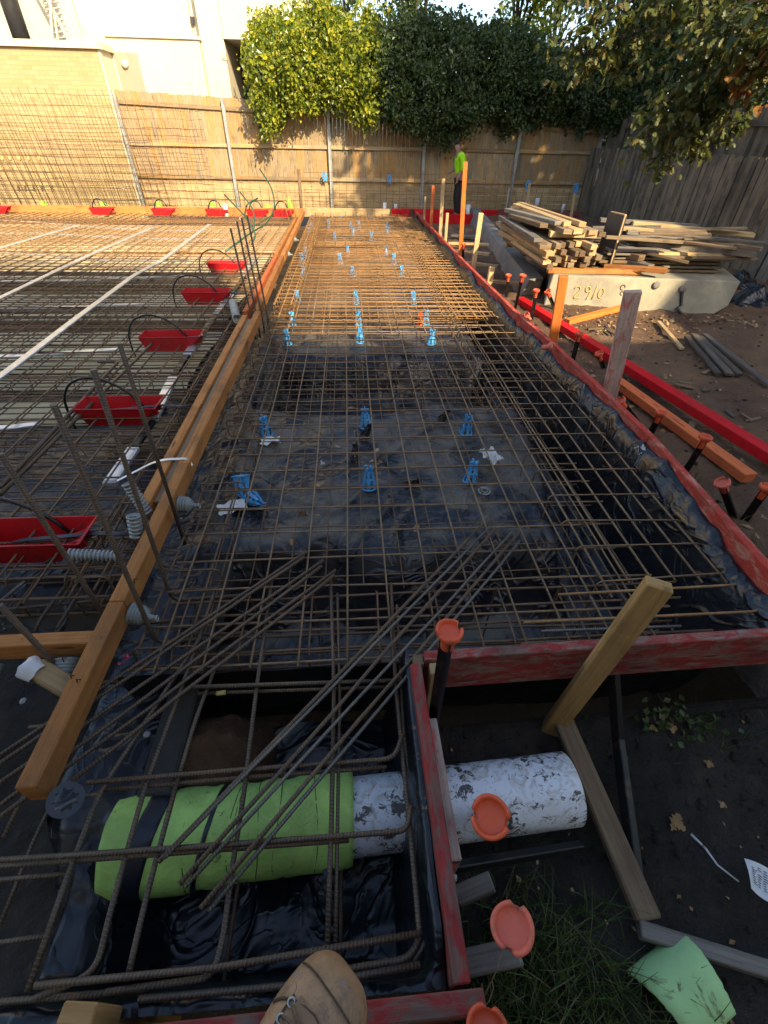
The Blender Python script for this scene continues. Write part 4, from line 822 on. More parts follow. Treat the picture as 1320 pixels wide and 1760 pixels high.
for k, (a_, c_, z0, z1, m) in enumerate((((862, 373), (925, 413), .74, .72, 'grey'), ((866, 385), (935, 425), .66, .66, 'brown'), ((880, 371), (935, 388), .80, .84, 'brown'), ((872, 361), (960, 384), .84, .86, 'grey'), ((886, 402), (946, 437), .58, .58, 'pine'), ((884, 414), (940, 452), .47, .47, 'pine'))):
    board(P(*a_, z0), P(*c_, z1), .11, .05, m, ('long grey plank jutting out to the left of the left stack', 'long brown plank jutting lowest out of the left stack', 'reddish plank jutting behind the honey planks', 'grey plank at the back of the left stack', 'side plank high on the left flank of the stack', 'side plank low on the left flank of the stack')[k], 'plank', 'plank', G1)
b = MB(); b.beam((3.52, 6.85, .40), (3.52, 6.85, .96), .34, .02, (1, .25, 0)); build('ply_sheet', b, M['darkgrey'], label='dark sheet with a pale edge standing on edge beside the left stack', cat='sheet'); b = MB(); b.beam((3.545, 6.69, .385), (3.545, 6.69, .97), .014, .03, (1, .25, 0)); b.beam((3.545, 6.69, .972), (3.50, 7.0, .972), .03, .014); build('edge', b, M['pine'], bpy.data.objects['ply_sheet'])
k = 0
for li in range(6):
    for j in range(4):
        k += 1; L = 1.75+R.uniform(-.2, .15)
        plank((4.28+li*.02+R.uniform(-.08, .08), 6.75+j*.17+R.uniform(-.02, .02), .335+li*.047), L, radians(-4+R.uniform(-2, 2)), .15, .026+.008*R.random(), R.choice(('grey', 'grey', 'brown')), 'weathered flat board in the %s layer of the right stack, %s row from the front' % (ORD2[li], ORD[j]), G2)
for k, (x, y, z, L, yw, w, h, m, pi_) in enumerate(((5.15, 6.7, .64, 1.7, -22, .12, .1, 'grey', -.03), (4.75, 6.95, .72, 1.6, -18, .12, .05, 'grey', -.03), (4.55, 7.1, .76, 1.5, -20, .12, .05, 'pine', -.02), (5.1, 7.25, .77, 1.9, -17, .12, .05, 'pine', -.04), (4.35, 7.3, .72, 1.5, -10, .12, .05, 'grey', 0), (4.25, 6.75, .56, .9, -40, .08, .05, 'grey', -.1), (4.35, 6.62, .55, .9, -38, .12, .03, 'brown', -.1), (4.85, 6.6, .57, 1.2, -6, .1, .045, 'pine', 0), (3.95, 6.95, .52, .9, 118, .14, .07, 'brown', 0), (4.05, 6.75, .44, .8, 115, .13, .07, 'grey', 0), (4.2, 7.2, .48, 1.1, 125, .1, .06, 'brown', .02), (3.88, 7.5, .62, 1.4, 110, .1, .06, 'grey', .02), (5.3, 7.5, .74, 1.7, -20, .1, .05, 'brown', -.05), (4.0, 6.48, .42, .9, 150, .09, .06, 'lvl', -.05), (5.0, 6.55, .545, 1.5, -5, .12, .03, 'brown', 0), (4.6, 7.55, .8, 1.6, -14, .13, .04, 'grey', -.02))):
    plank((x-(.22 if k else .5), y, z-.02), L*.85, radians(yw), w, h, m, ('thick pale grey beam end on the right of the stack', 'grey board on the middle top of the right stack', 'light board across the middle of the right stack', 'longest light board on top of the right stack', 'grey board at the back left of the right stack', 'pale narrow batten slipping down the front of the right stack', 'dark board slipping beside the pale batten', 'short pale plank under the thick grey beam', 'green ended brown timber between the two stacks', 'grey timber end between the two stacks', 'brown timber lying behind the green ended one', 'grey timber behind the dark upright sheet', 'brown board at the back right of the right stack', 'golden timber slanting down between the stacks', 'brown board just under the short pale plank', 'grey board highest at the back of the right stack')[k], G2, pi_)
for k in range(16):
    x = R.uniform(3.7, 5.0); plank((x, 6.75+R.uniform(-.25, .55), .66+.02*(k % 7)+R.uniform(-.02, .02)), R.uniform(.5, 1.3), radians(R.choice((-15, -25, -8, 150, 125))+R.uniform(-9, 9)), R.uniform(.05, .11), R.uniform(.022, .05), R.choice(('grey', 'grey', 'brown', 'stack')), 'loose offcut %s thrown over the top of the right stack' % ('among the '+ORD[k % 16]+' from the left') if 0 else 'loose weathered offcut lying criss cross over the right stack', 'loose offcuts on the right stack', R.uniform(-.06, .06))
# white conduit stubs, blue clips, offcuts by the back right corner
def stub(u, v, z, r, h, label, mat='cleanpipe', cap=None):
    p = P(u, v, z); root = empty('pipe_stub', p, label, 'pipe', 'pipe stubs'); b = MB(); b.tube([p, p+V((0, 0, h))], r, 14); build('pipe', b, M[mat], root)
    if cap: b = MB(); b.tube([p+V((0, 0, h*cap[0])), p+V((0, 0, h*cap[1]))], r*1.06, 14); build('band', b, M['blackplastic'], root)
stub(390, 372, 0, .06, .26, 'white pipe stub with a black band by the orange back board', cap=(.28, .42)); stub(661, 366, 0, .05, .24, 'white pipe stub at the far end of the lane'); stub(680, 362, 0, .05, .16, 'shorter white pipe stub right of the far lane end'); stub(803, 372, .05, .06, .26, 'white pipe stub beside the tall orange stake'); stub(904, 362, .1, .06, .22, 'white pipe stub before the back fence, left of a pair'); stub(921, 359, .1, .06, .26, 'white pipe stub before the back fence, right of a pair'); stub(966, 366, .1, .035, .2, 'thin white pipe end near the stack')
# ================================================================== STAR PICKETS WITH ORANGE CAPS
def ymat(axis, org):
    q = V(axis).normalized().to_track_quat('Z', 'Y'); return Matrix.Translation(V(org)) @ q.to_matrix().to_4x4()
def picket(top, base, label, mat='cap', s=1., spin=0., shaft=True, gap=1.3):
    """top = centre of the cap's rim, base = where the steel post meets the ground"""
    top, base = V(top), V(base); ax = (top-base).normalized(); root = empty('star_picket', base, label, 'picket', 'star pickets with orange caps')
    if shaft:
        b = MB(); e = top-ax*.03*s
        for k in range(3):
            a = spin+2*pi*k/3; u = ax.orthogonal().normalized(); w = ax.cross(u); d = u*cos(a)+w*sin(a)
            b.beam(base-ax*.25+d*.013, e+d*.013, .005, .027, d)
        build('post', b, M['steelblack'], root)
    s *= .86; prof = [(.0, -.105), (.024, -.105), (.0265, -.10), (.0265, -.05), (.031, -.036), (.044, -.028), (.050, -.016), (.0515, -.004), (.049, .004), (.045, .006), (.041, .003), (.038, -.012), (.036, -.016), (.02, -.016), (.006, -.0158), (.0, -.0158)]
    def notch(k, a, r, z):
        g = min(abs((a-spin) % (2*pi)), 2*pi-abs((a-spin) % (2*pi))); g2 = abs(((a-spin) % (2*pi))-pi*gap/1.3)
        if 6 <= k <= 10 and (g < .2 or g2 < .17): return (.040 if k < 9 else .037), -.02-.002*k/10
        w = 1 if 3 < k < 11 else 0; return r*(1+.02*w*sin(3*a+spin)), z+.0015*w*sin(5*a+spin)
    b = MB(); b.lathe([(r*s, z*s) for r, z in prof], 30, ymat(ax, top), (lambda k, a, r, z: tuple(q*s for q in notch(k, a, r/s, z/s)))); c = build('cap', b, M[mat], root)
    return root
def pk(cap, base, label, zb=None, **kw):
    B_ = P(*base, -.03)
    if zb is None: zb = soilz(B_.x, B_.y)
    B_ = P(*base, zb); T_ = PY(*cap, B_.y); return picket(T_, B_, label, **kw)
pk((773, 1083), (745, 1250), 'star picket with a bright orange cap inside the near board corner', zb=-.1, spin=1.9)
for c, zc, base, l, kw in (((843, 1404), .98, (.30, .40, -.4), 'orange capped picket leaning over the white pipe beside the side board', dict(spin=.4, s=.98)), ((881, 1594), .93, (.33, .12, -.42), 'pale salmon capped picket above the grass', dict(mat='capfaded', spin=2.2, s=1.0)), ((838, 1775), .93, (.29, -.03, -.42), 'orange cap at the bottom edge below the red board end', dict(spin=2.9))):
    T_ = CAM+ray(*c)*(zc/1.0); ax = (CAM-T_).normalized()*.8+V((0.05, -.1, .35)); B_ = P(c[0]-6, c[1]+4, -.42); picket(T_, B_, l, **kw)
for cap, base, l, kw in (((1029, 607), (1036, 632), 'capped picket hidden behind the tall weathered stake', dict(spin=1)), ((1065, 688), (1097, 730), 'orange capped picket leaning left at the foot of the orange red plank', dict(spin=2.5)), ((1137, 708), (1114, 752), 'orange capped picket leaning right over the orange red plank', dict(spin=.2)), ((1214, 750), (1175, 812), 'orange capped picket crossing the near part of the orange red plank', dict(spin=.6)), ((1241, 829), (1264, 893), 'capped picket by the near end of the orange red plank', dict(spin=2., mat='capfaded')), ((1320, 836), (1272, 903), 'capped picket cut by the right frame edge', dict(spin=.1)),
    ((996, 572), (983, 622), 'capped picket beside the thick orange stake', dict(spin=1.)), ((797, 419), (796, 446), 'small far capped picket right of the tallest stake', dict(spin=0)), ((874, 472), (869, 512), 'left of two capped pickets before the concrete wall end', dict(spin=1)), ((899, 472), (886, 530), 'right of two capped pickets before the concrete wall end, on a black post', dict(spin=2)), ((922, 498), (912, 552), 'capped picket on a black post by the start of the long red plank', dict(spin=1)), ((941, 500), (956, 535), 'capped picket leaning left against the pale concrete block', dict(spin=.4)), ((904, 541), (914, 553), 'low tilted cap on the edge of the red board', dict(spin=.7, mat='capfaded'))):
    pk(cap, base, l, **kw)
p = P(948, 596, .17); picket(p, p+V((-.12, .03, -.02)), 'orange cap lying on its side on the red board by the orange stake', 'capfaded', spin=1, shaft=False)
b = MB(); b.beam(P(1052, 1120, -.1), P(1062, 1270, -.36), .042, .042, roll=.6); b.beam(P(1062, 1270, -.36), P(1095, 1520, -.40), .042, .042, roll=.6); build('steel_post', b, M['steelblack'], label='long black steel post lying from the front red board across the dark mud', cat='post', bevel=.004)
b = MB(); b.beam(P(772, 1492, -.22), P(1000, 1454, -.33), .03, .03, roll=.5); build('steel_post', b, M['steelblack'], label='black steel post lying below the white pipe', cat='post', bevel=.004)
b = MB(); b.lathe([(0, .012), (.009, .012), (.009, 0), (.014, 0), (.014, -.003), (0, -.003)], 8, ymat((1, -.3, .4), P(778, 1508, -.05))); build('bolt', b, M['galv'], label='bolt head on the side board below the white pipe', cat='bolt')
# ================================================================== BLUE BAR CHAIRS
def chair_mesh(lo=True):
    b = MB(); n = 8 if lo else 12
    b.tube([(.048*cos(2*pi*k/16), .048*sin(2*pi*k/16), .005) for k in range(16)], .0075, 6, closed=True)
    b.tube([(.031*cos(2*pi*k/12), .031*sin(2*pi*k/12), .075) for k in range(12)], .007, 5, closed=True)
    b.tube([(.021*cos(2*pi*k/12), .021*sin(2*pi*k/12), .125) for k in range(12)], .0055, 5, closed=True)
    for k in range(6):
        a = 2*pi*k/6; b.beam((.047*cos(a), .047*sin(a), .003), (.021*cos(a), .021*sin(a), .135), .026, .007, (cos(a), sin(a), .3), w2=.015)
    for sx in (-1, 1): b.beam((sx*.014, 0, .12), (sx*.022, 0, .168), .022, .006, (0, 1, 0)); b.beam((0, sx*.014, .12), (0, sx*.022, .160), .022, .006, (1, 0, 0))
    return b
GC = 'blue bar chairs under the lane mesh'
proto = build('bar_chair', chair_mesh(), M['blue'], label='x', cat='bar chair', group=GC, loc=V((0, 0, 0)))
first = [True]
def chair(u, v, label, z=-.165, rot=None, col=None, s=1.):
    if first[0] and not col: o = proto; first[0] = False
    else: o = proto.copy(); COL.objects.link(o)
    p = P(u, v, z); o.location = p; o.rotation_euler = rot or (R.uniform(-.08, .08), R.uniform(-.08, .08), R.uniform(0, 3)); o.scale = (s, s, s); o['label'] = label
    if col:
        o.data = proto.data.copy(); o.data.materials.clear(); o.data.materials.append(M[col])
    return o
def rowname(k): return ORD[k]+' row'
rows = [[(634, 838, 'middle'), (808, 828, 'right')], [(458, 748, 'left'), (629, 734, 'middle'), (800, 744, 'right')], [(494, 592, 'left'), (618, 588, 'middle'), (741, 592, 'right')], [(502, 560, 'left'), (615, 558, 'middle'), (732, 557, 'right')], [(512, 520, 'left'), (612, 522, 'middle'), (710, 522, 'right')], [(522, 478, 'left'), (606, 477, 'middle'), (690, 476, 'right')], [(520, 453, 'left'), (585, 454, 'middle'), (677, 454, 'right')], [(525, 442, 'left'), (598, 440, 'middle'), (664, 440, 'right')], [(575, 414, 'left'), (638, 414, 'right')], [(531, 406, 'left'), (607, 405, 'middle'), (666, 405, 'right')], [(535, 395, 'left'), (603, 395, 'second'), (617, 394, 'third'), (665, 395, 'right')], [(565, 391, 'only')], [(536, 374, 'left'), (586, 374, 'middle'), (635, 375, 'right')]]
for k, rw in enumerate(rows):
    for u, v, w in rw: chair(u, v, 'blue bar chair under the lane mesh, '+rowname(k)+' from the camera, '+w, s=1.04 if k < 6 else 1.08)
chair(432, 857, 'blue bar chair tipped over beside the torn white paper', -.16, (1.2, .3, .5), s=1.05)
chair(413, 818, 'blue bar chair standing on another with its ring uppermost', -.05, (2.5, .25, .5), s=1.15)
chair(722, 560, 'small orange bar chair next to a blue one', -.16, col='cap', s=1.)
for k, (u, v) in enumerate(((626, 750), (610, 790), (698, 833), (757, 722))): chair(u, v, ('black bar chair on the plastic just left of the second row middle blue one', 'black bar chair lying between the two nearest rows', 'black bar chair right of the nearest middle blue one', 'black bar chair left of the right chair in the second row')[k], -.165, (R.uniform(-.3, 1.2), .3, 1), 'blackplastic', .75)
b = MB(); b.tube([P(832, 845, -.165)+V((.04*cos(a), .04*sin(a), .006)) for a in [2*pi*k/16 for k in range(16)]], .007, 6, closed=True); b.tube([P(832, 845, -.165)+V((.022*cos(a), .022*sin(a), .012)) for a in [2*pi*k/16 for k in range(16)]], .004, 6, closed=True); build('bar_chair_ring', b, M['lightplastic'], label='pale broken ring on the plastic near the right blue bar chair', cat='ring')
# slate ring on end of beam
ri = MB(); Mx = ymat((.45, -.55, .72), P(113, 1374, .075))
def cog(k, a, r, z): return ((r-.008*((9*a/(2*pi)) % 1 < .55)) if k in (0, 3, 4) else r), z
ri.lathe([(.036, 0), (.052, 0), (.052, .006), (.036, .006), (.036, 0)], 72, Mx, cog); ri.sm = [False]*len(ri.f); build('notched_ring', ri, plain('slate_plastic', (.045, .06, .085), .45), label='slate blue notched ring hanging by the near end of the left timber beam', cat='ring')
# blue clips at the back
for k, (u, v, y) in enumerate(((558, 303, 16.2), (669, 307, 16.2), (908, 318, 15.3), (990, 323, 15.3), (1086, 320, 14.4), (1072, 376, 13.6))):
    p = PY(u, v, y); b = MB(); b.tube([p+V((.06*cos(a), 0, .09*sin(a))) for a in [2*pi*j/12 for j in range(12)]], .018, 6, closed=True); b.beam(p+V((-.03, 0, -.12)), p+V((.03, 0, .06)), .04, .03); b.beam(p+V((.05, 0, -.12)), p+V((-.01, 0, .06)), .03, .03)
    build('tie_clip', b, M['blue'], label='blue plastic clip '+('on the steel fence post behind the lane', 'on the back mesh right of the sunlit post', 'above the left pale post by the back fence', 'above the right pale post by the back fence', 'on the dark right corner fence', 'low by the right corner boards')[k], cat='clip', group='blue clips by the back fence')
# ================================================================== RED TRAYS, CABLES, DUCTS
def tray_part(root, along=1):
    b = MB(); L, Wd, H, t_ = .60, .22, .155, .006
    rim = [(0, 0, H), (L, 0, H), (L, Wd, H), (0, Wd, H)]; bot = [(.05, .035, 0), (L-.17, .035, 0), (L-.17, Wd-.035, 0), (.05, Wd-.035, 0)]
    rin = [(t_, t_, H), (L-t_, t_, H), (L-t_, Wd-t_, H), (t_, Wd-t_, H)]; bin_ = [(.055, .04, .008), (L-.175, .04, .008), (L-.175, Wd-.04, .008), (.055, Wd-.04, .008)]
    b.v += [V(q) for q in rim+bot+rin+bin_]
    for k in range(4):
        k2 = (k+1) % 4; b.face((k, k2, 8+k2, 8+k)); b.face((k2, k, 4+k, 4+k2)); b.face((8+k, 8+k2, 12+k2, 12+k))
    b.face((7, 6, 5, 4)); b.face((12, 13, 14, 15))
    for s in (0, 1):                                               # rolled rim
        y = Wd*s; b.tube([(0, y, H), (L, y, H)], .005, 6); b.tube([(L*s, 0, H), (L*s, Wd, H)], .005, 6)
    b.beam((L-.16, Wd*.32, .05), (L-.02, Wd*.32, .105), .012, .05); b.beam((L-.16, Wd*.68, .05), (L-.02, Wd*.68, .105), .012, .05)
    o = build('tray', b, M['redplastic'], root, loc=V(root.location))
    return o
def tray(loc, rz, label, s=1., near=True):
    root = empty('anchor_tray', (0, 0, 0), label, 'tray', 'red anchor trays'); tray_part(root)
    b = MB()
    if near:
        for q in range(5): b.tube([(.20+.01*q, .09+.006*q, .10), (.62, .10+.005*q, .13+.003*(q % 2)), (.80, .10+.004*q, .12+.003*(q % 2))], .004, 6)
        build('strand', b, M['strand'], root)
    b = MB(); pts = [(.44, .19, .06), (.36, .20, .19), (.22, .205, .29), (.07, .21, .32), (-.08, .21, .27), (-.16, .2, .15), (-.17, .19, -.02), (-.14, .15, -.09)] if near else [(.1, .08, .02), (.08, .07, .2), (.2, .07, .36), (.36, .07, .34), (.42, .07, .2)]
    pts = bend(pts, .09, 4); b.tube(pts, .010 if near else .014, 8); build('cable_loop', b, M['cable'], root)
    root.location = loc; root.rotation_euler = (0, 0, rz); root.scale = (s, s, s); return root
for k, (u, v, l) in enumerate(((-45, 975, 'red trough tray nearest the camera, cut by the left frame edge'), (142, 733, 'second red trough tray from the camera, behind the leaning starter bars'), (248, 605, 'third red trough tray from the camera with a tall black cable loop'), (318, 523, 'fourth red trough tray, left of the timber beam'), (360, 470, 'fifth red trough tray beside the dark starter bars'))):
    p = P(u, v, -.07); tray(V((p.x-.02, p.y, -.085)), R.uniform(-.02, .04), l, 1.02)
for k, (x, rz, l) in enumerate(((-8.95, .05, 'red tray on the far orange board at the left frame edge'), (-6.45, .1, 'red tray on the far orange board, second from the left edge'), (-4.95, -.05, 'red tray on the far orange board, third from the left edge'), (-3.62, .04, 'red tray on the far orange board left of the banded white stub'), (-2.60, .0, 'red tray on the far orange board right of the banded white stub'), (-1.95, .02, 'red tray on the far orange board nearest the timber beam'))):
    tray(V((x, 13.95, .01)), rz, l, .95, False)
def ribbon(pts, w, label, h=.018, mat='silver', name='flat_duct', group='silver ducts across the left slab'):
    b = MB(); ps = bend([V(p) for p in pts], .25, 4)
    for a, c in zip(ps, ps[1:]):
        e = (c-a).normalized()*.004; b.beam(a-e, c+e, w, h)
    return build(name, b, M[mat], label=label, cat='duct', group=group, bevel=.004)
for k, (q, l, w) in enumerate((([(-80, 700), (0, 648), (130, 548), (232, 472), (275, 450), (360, 386)], 'long silver duct running from the left edge towards the banded white stub', .075), ([(-60, 545), (0, 512), (150, 440), (265, 390)], 'silver duct running to the third far red tray', .07), ([(-60, 450), (0, 426), (135, 387)], 'silver duct running to the second far red tray', .07))):
    ribbon([P(u, v, .03) for u, v in q], w, l)
for k, (q, l) in enumerate((([(-60, 402), (70, 401), (180, 407), (350, 412), (390, 412)], 'pale duct crossing the sunlit left slab, farthest from the camera'), ([(-60, 378), (40, 380), (200, 393), (345, 397)], 'pale thin duct by the far red trays'), ([(-60, 432), (60, 437), (200, 449), (345, 446)], 'pale duct crossing the left slab, second from the far side'), ([(-60, 484), (130, 482), (318, 474)], 'silver duct crossing towards the fifth red tray'), ([(-60, 531), (130, 528), (268, 521)], 'silver duct crossing towards the fourth red tray'), ([(-60, 614), (40, 612), (120, 606), (210, 600)], 'silver duct crossing towards the third red tray'), ([(-60, 738), (20, 735), (66, 728)], 'silver duct crossing towards the second red tray'))):
    ribbon([P(u, v, -.03) for u, v in q], .065, l)
dl = [(188, 832), (232, 768), (262, 722), (300, 645), (322, 610), (345, 575), (372, 540), (400, 505), (420, 475), (438, 440)]
for k in range(len(dl)-1):
    a, c = P(*dl[k], -.04), P(*dl[k+1], -.04); ribbon([a, c-(c-a)*.06], .085 if k % 2 == 0 else .06, ('silver' if k % 2 == 0 else 'dark')+' piece of the duct along the timber beam, '+ORD[k]+' from the near end', .03, 'silver' if k % 2 == 0 else 'steelblack', 'duct_piece', 'duct pieces along the left timber beam')  # dark pieces stand in for the shading of the open corrugations
def corr(a, c, r, label, mat='lightplastic'):
    a, c = V(a), V(c); L = (c-a).length; n = int(L/.019); prof = [(r*.6, 0)]
    for k in range(n):
        z = L*k/n; prof += [(r*.66, z), (r*.66, z+L/n*.42), (r, z+L/n*.5), (r, z+L/n*.92)]
    prof += [(r*.9, L), (r*.6, L-.03), (.001, L-.05)]
    b = MB(); b.lathe(prof, 18, ymat(c-a, a)); return build('corrugated_tube', b, M[mat], label=label, cat='tube', group='corrugated tubes on the left beam')
corr(PY(254, 884, 1.98), PY(219, 830, 2.02), .033, 'grey corrugated tube leaning back over the timber beam')
corr(PY(236, 925, 1.80), PY(229, 886, 1.83), .034, 'short upright corrugated tube in front of the leaning one')
corr(P(205, 957, .0), P(118, 953, .05), .032, 'horizontal corrugated tube lying under the first red tray')
corr(P(400, 520, .0), PY(407, 548, 5.6), .05, 'dark grey tube stub beside the timber beam near the row of starter bars', 'galv')
def collar(p, ax, label):
    b = MB(); b.lathe([(.0, -.06), (.012, -.06), (.014, -.03), (.03, -.025), (.043, -.005), (.045, .004), (.04, .006), (.045, .008), (.047, .018), (.041, .020), (.047, .022), (.048, .032), (.042, .034), (.05, .037), (.05, .048), (.0, .048)], 22, ymat(-V(ax), V(p)+V(ax)*.045))
    root = empty('pipe_collar', V(p), label, 'collar', 'grey pipe collars on the timber forms'); build('collar', b, M['greyplastic'], root)
    b = MB(); q = V(p)+V(ax)*.11; b.tube([q+V((.0, .012*cos(a), .014*sin(a))) for a in [2*pi*k/10 for k in range(10)]], .0035, 5, closed=True); build('wire_loop', b, M['galv'], root)
collar((-1.015, 2.10, .07), (1, -.05, -.1), 'ridged grey collar on the inner face of the beam by the lane mesh'); collar((-1.015, 1.33, .065), (1, -.15, -.2), 'ridged grey collar on the beam face near the cross timber joint')
collar((-1.20, 1.118, .055), (.1, -1, -.45), 'ridged grey collar under the cross timber beside the beam'); collar((-1.50, 1.115, .045), (.05, -1, -.4), 'ridged grey collar under the cross timber at the left edge'); collar((-1.12, 9.2, .05), (1, -.2, -.1), 'pale collar on the beam far along the lane, nearer of two'); collar((-1.12, 10.6, .05), (1, -.2, -.1), 'pale collar on the beam far along the lane, farther of two')
pg = empty('wrapped_peg', P(60, 1160, .1), 'timber peg with clear plastic bunched over its end by the cross timber', 'peg')
b = MB(); b.beam(P(132, 1190, .02), P(60, 1148, .10), .075, .05); build('peg', b, M['pine'], pg, bevel=.006)
p0, ax = P(48, 1147, .11), (P(60, 1148, .1)-P(132, 1190, .02)).normalized(); b = MB()
b.lathe([(.040, -.05), (.043, -.02), (.045, .0), (.042, .012), (.03, .0), (.02, .008), (.0, .004)], 18, ymat(ax, p0), lambda k, a, r, z: (r*(1+.05*sin(4*a+k)+.04*sin(7*a)), z+.003*sin(5*a+k))); build('plastic_wrap', b, M['plasticbag'], pg)
# strap and bolt on the beam
ribbon([P(202, 826, .03), P(272, 790, .155), P(322, 788, .155), P(329, 800, .11)], .024, 'thin silver strap nailed over the double timber beam', .003, 'silver', 'metal_strap', None)
bo = empty('bolt', P(288, 836, .12), 'steel bolt with a square washer sticking out of the timber beam', 'bolt'); b = MB(); b.tube([PY(289, 836, 2.25), PY(275, 802, 2.22)], .006, 8); build('shank', b, M['galv'], bo); b = MB(); b.lathe([(0, 0), (.013, 0), (.013, .01), (0, .01)], 6, ymat((.1, .1, 1), PY(289, 836, 2.25))); build('nut', b, M['galv'], bo)
# green sheathed cables and lime sleeves at the far end of the beam
for k, q in enumerate(([(386, 335, 10.5), (425, 375, 9.8), (440, 405, 9.2), (432, 420, 9.0)], [(413, 331, 11.2), (437, 360, 10.6), (437, 392, 10.0), (432, 402, 9.5)], [(420, 372, 11), (424, 350, 11), (443, 341, 11.2)], [(448, 293, 12.0), (466, 320, 11.6), (474, 355, 11.0), (458, 385, 10.2), (428, 402, 9.2), (388, 432, 8.4)], [(478, 362, 12.5), (445, 385, 11), (420, 395, 10)])):
    b = MB(); b.tube(bend([PY(*p) for p in q], .3, 5), .014 if k < 4 else .008, 7); build('cable', b, M['greencable'], label=('dark green cable arching left above the far red trays', 'dark green cable arching in the middle above the far trays', 'thin green cable bow above the right far tray', 'longest green cable sweeping from the fence down to the fifth tray', 'short green cable lying along the far beam end')[k], cat='cable', group='green sheathed cables by the far beam end')
for k, (u, v) in enumerate(((76, 348), (178, 349), (273, 348), (366, 350), (460, 352), (498, 350))):
    p = PY(u, v+8, 14.6); b = MB(); b.tube([p+V((.03, 0, -.2)), p+V((-.02, 0, .13 if k < 5 else .22))], .045, 10); b.beam(p+V((.09, 0, -.18)), p+V((.07, 0, .1)), .02, .05); build('sleeve', b, M['lime'], label='lime green sleeve standing behind the orange back board, '+ORD[k]+' from the left', cat='sleeve', group='lime sleeves behind the back board')
b = MB()
for k, u in enumerate((5, 18, 34, 50, 68)):
    p = PY(u, 277, 15.45); b.tube([p, p+V((.02, 0, .1))], .035, 6)
    build('yellow_tip', b, M['yellow'], label='yellow tip on the mesh before the brick wall, '+ORD[k]+' from the frame edge', cat='tip', group='yellow tips on the left mesh'); b = MB()
# ================================================================== THE PIPE
pp = empty('storm_pipe', (0, .6, -.5), 'fat white pipe with mud stains, partly wrapped in green foam, crossing the near pit', 'pipe')
PA, PB = V((-1.02, .555, -.345)), V((.845, .655, -.335)); pax = (PB-PA).normalized()
def along(x): return PA+pax*((x-PA.x)/pax.x)
b = MB(); Mx = ymat(pax, along(-.9)); L = (along(.845)-along(-.9)).length
b.lathe([(.118, .0), (.135, .0)]+[(.135, L*k/30) for k in range(1, 31)]+[(.128, L), (.118, L-.01), (.118, 0)], 48, Mx); build('pipe', b, M['pipe'], pp)
def fr_(a, z): return .004*sin(2*a+z*9)+.008*nz(cos(a)*1.2+z*4, sin(a)*1.2+z*7, 1.5)+.004*nz(cos(a)*2.5, z*16, 1.5)
def wrapn(k, a, r, z): return r+fr_(a, z), z+.012*sin(a+.7)
L2 = (along(-.05)-along(-.93)).length; Mx = ymat(pax, along(-.93)); b = MB()
gr = [(.155, 0)]; 
for k in range(45):
    z = L2*k/44; s_ = .168-.010*k/44; r_ = s_-.006*exp(-((z-.17)/.035)**2)-.004*exp(-((z-.33)/.012)**2)-.004*exp(-((z-.45)/.008)**2)-.004*exp(-((z-.62)/.008)**2)-.003*exp(-((z-.75)/.008)**2)
    gr.append((r_, z))
gr += [(.150, L2), (.137, L2-.003)]; b.lathe(gr, 56, Mx, wrapn); build('foam_wrap', b, M['green'], pp)
b = MB(); b.lathe([(.158, .085), (.171, .09)]+[(.171-.0005*q, .09+.07*q/6) for q in range(1, 7)]+[(.160, .165)], 56, Mx, lambda k, a, r, z: (r+fr_(a, z+.03*sin(a+.9)), z+.045*sin(a+.9))); build('tape', b, M['tape'], pp)
b = MB(); b.lathe([(.155, .335), (.1675, .336), (.1675, .344), (.1675, .352), (.155, .353)], 56, Mx, lambda k, a, r, z: (r+fr_(a, z+.035*sin(a+.9)), z+.05*sin(a+.9))); build('tape', b, M['tape'], pp)
for z in (.44, .46, .53, .60, .68, .74, .28):
    b = MB(); b.tube([Mx @ V(((.1665-.010*z/L2+fr_(a, z))*cos(a), (.1665-.010*z/L2+fr_(a, z))*sin(a), z+.014*sin(a+.5)+.01*sin(2*a+z*30))) for a in [2*pi*k/40 for k in range(40)]], .0018, 4, closed=True); build('tie_wire', b, M['steelblack'], pp)
b = MB(); p = along(-.14); b.tube([p+V((0, -.165, .03)), p+V((.02, -.155, -.03)), p+V((.025, -.15, -.1))], .02, 8, r2=.012); build('tape', b, M['tape'], pp)
# foam offcut, label, papers
fo = MB(); c0 = P(1166, 1716, -.44); axf = V((.93, .37, .05)).normalized()
def fof(a, b_):
    an = radians(10+125*a); r = .125*(1+.02*sin(5*a)); side = V((-axf.y, axf.x, 0)).normalized(); return c0+axf*(-.105+.21*b_+.012*sin(4*a+1)*(1 if b_ > .5 else -1)+.006*nz(a*9, b_, 2))+side*(r*cos(an))+V((0, 0, r*sin(an)))
fo.grid(24, 6, fof); o = build('foam_offcut', fo, M['greenpale'], label='curved pale green foam offcut lying on the mud at the lower right', cat='foam'); m_ = o.modifiers.new('thick', 'SOLIDIFY'); m_.thickness = .008
lb_ = empty('paper_label', P(1300, 1510, -.37), 'white printed paper label lying on the mud at the right edge', 'label'); A_, B_, C_, D_ = P(1279, 1475, -.35), P(1340, 1500, -.36), P(1340, 1565, -.36), P(1291, 1527, -.345)
b = MB(); b.grid(8, 8, lambda i, j: A_.lerp(B_, i).lerp(D_.lerp(C_, i), j)+V((0, 0, .008*sin(5*i+3*j)))); o = build('sheet', b, M['paper'], lb_)
b = MB()
for r_ in range(9):
    y0 = .16+.07*r_
    for c_ in range(4):
        if R.random() < .85:
            i0 = .12+.2*c_; i1 = i0+R.uniform(.08, .18); q = [A_.lerp(B_, i).lerp(D_.lerp(C_, i), j)+V((0, 0, .0035+.008*sin(5*i+3*j))) for i, j in ((i0, y0), (i1, y0), (i1, y0+.028), (i0, y0+.028))]; b.quad(*q)
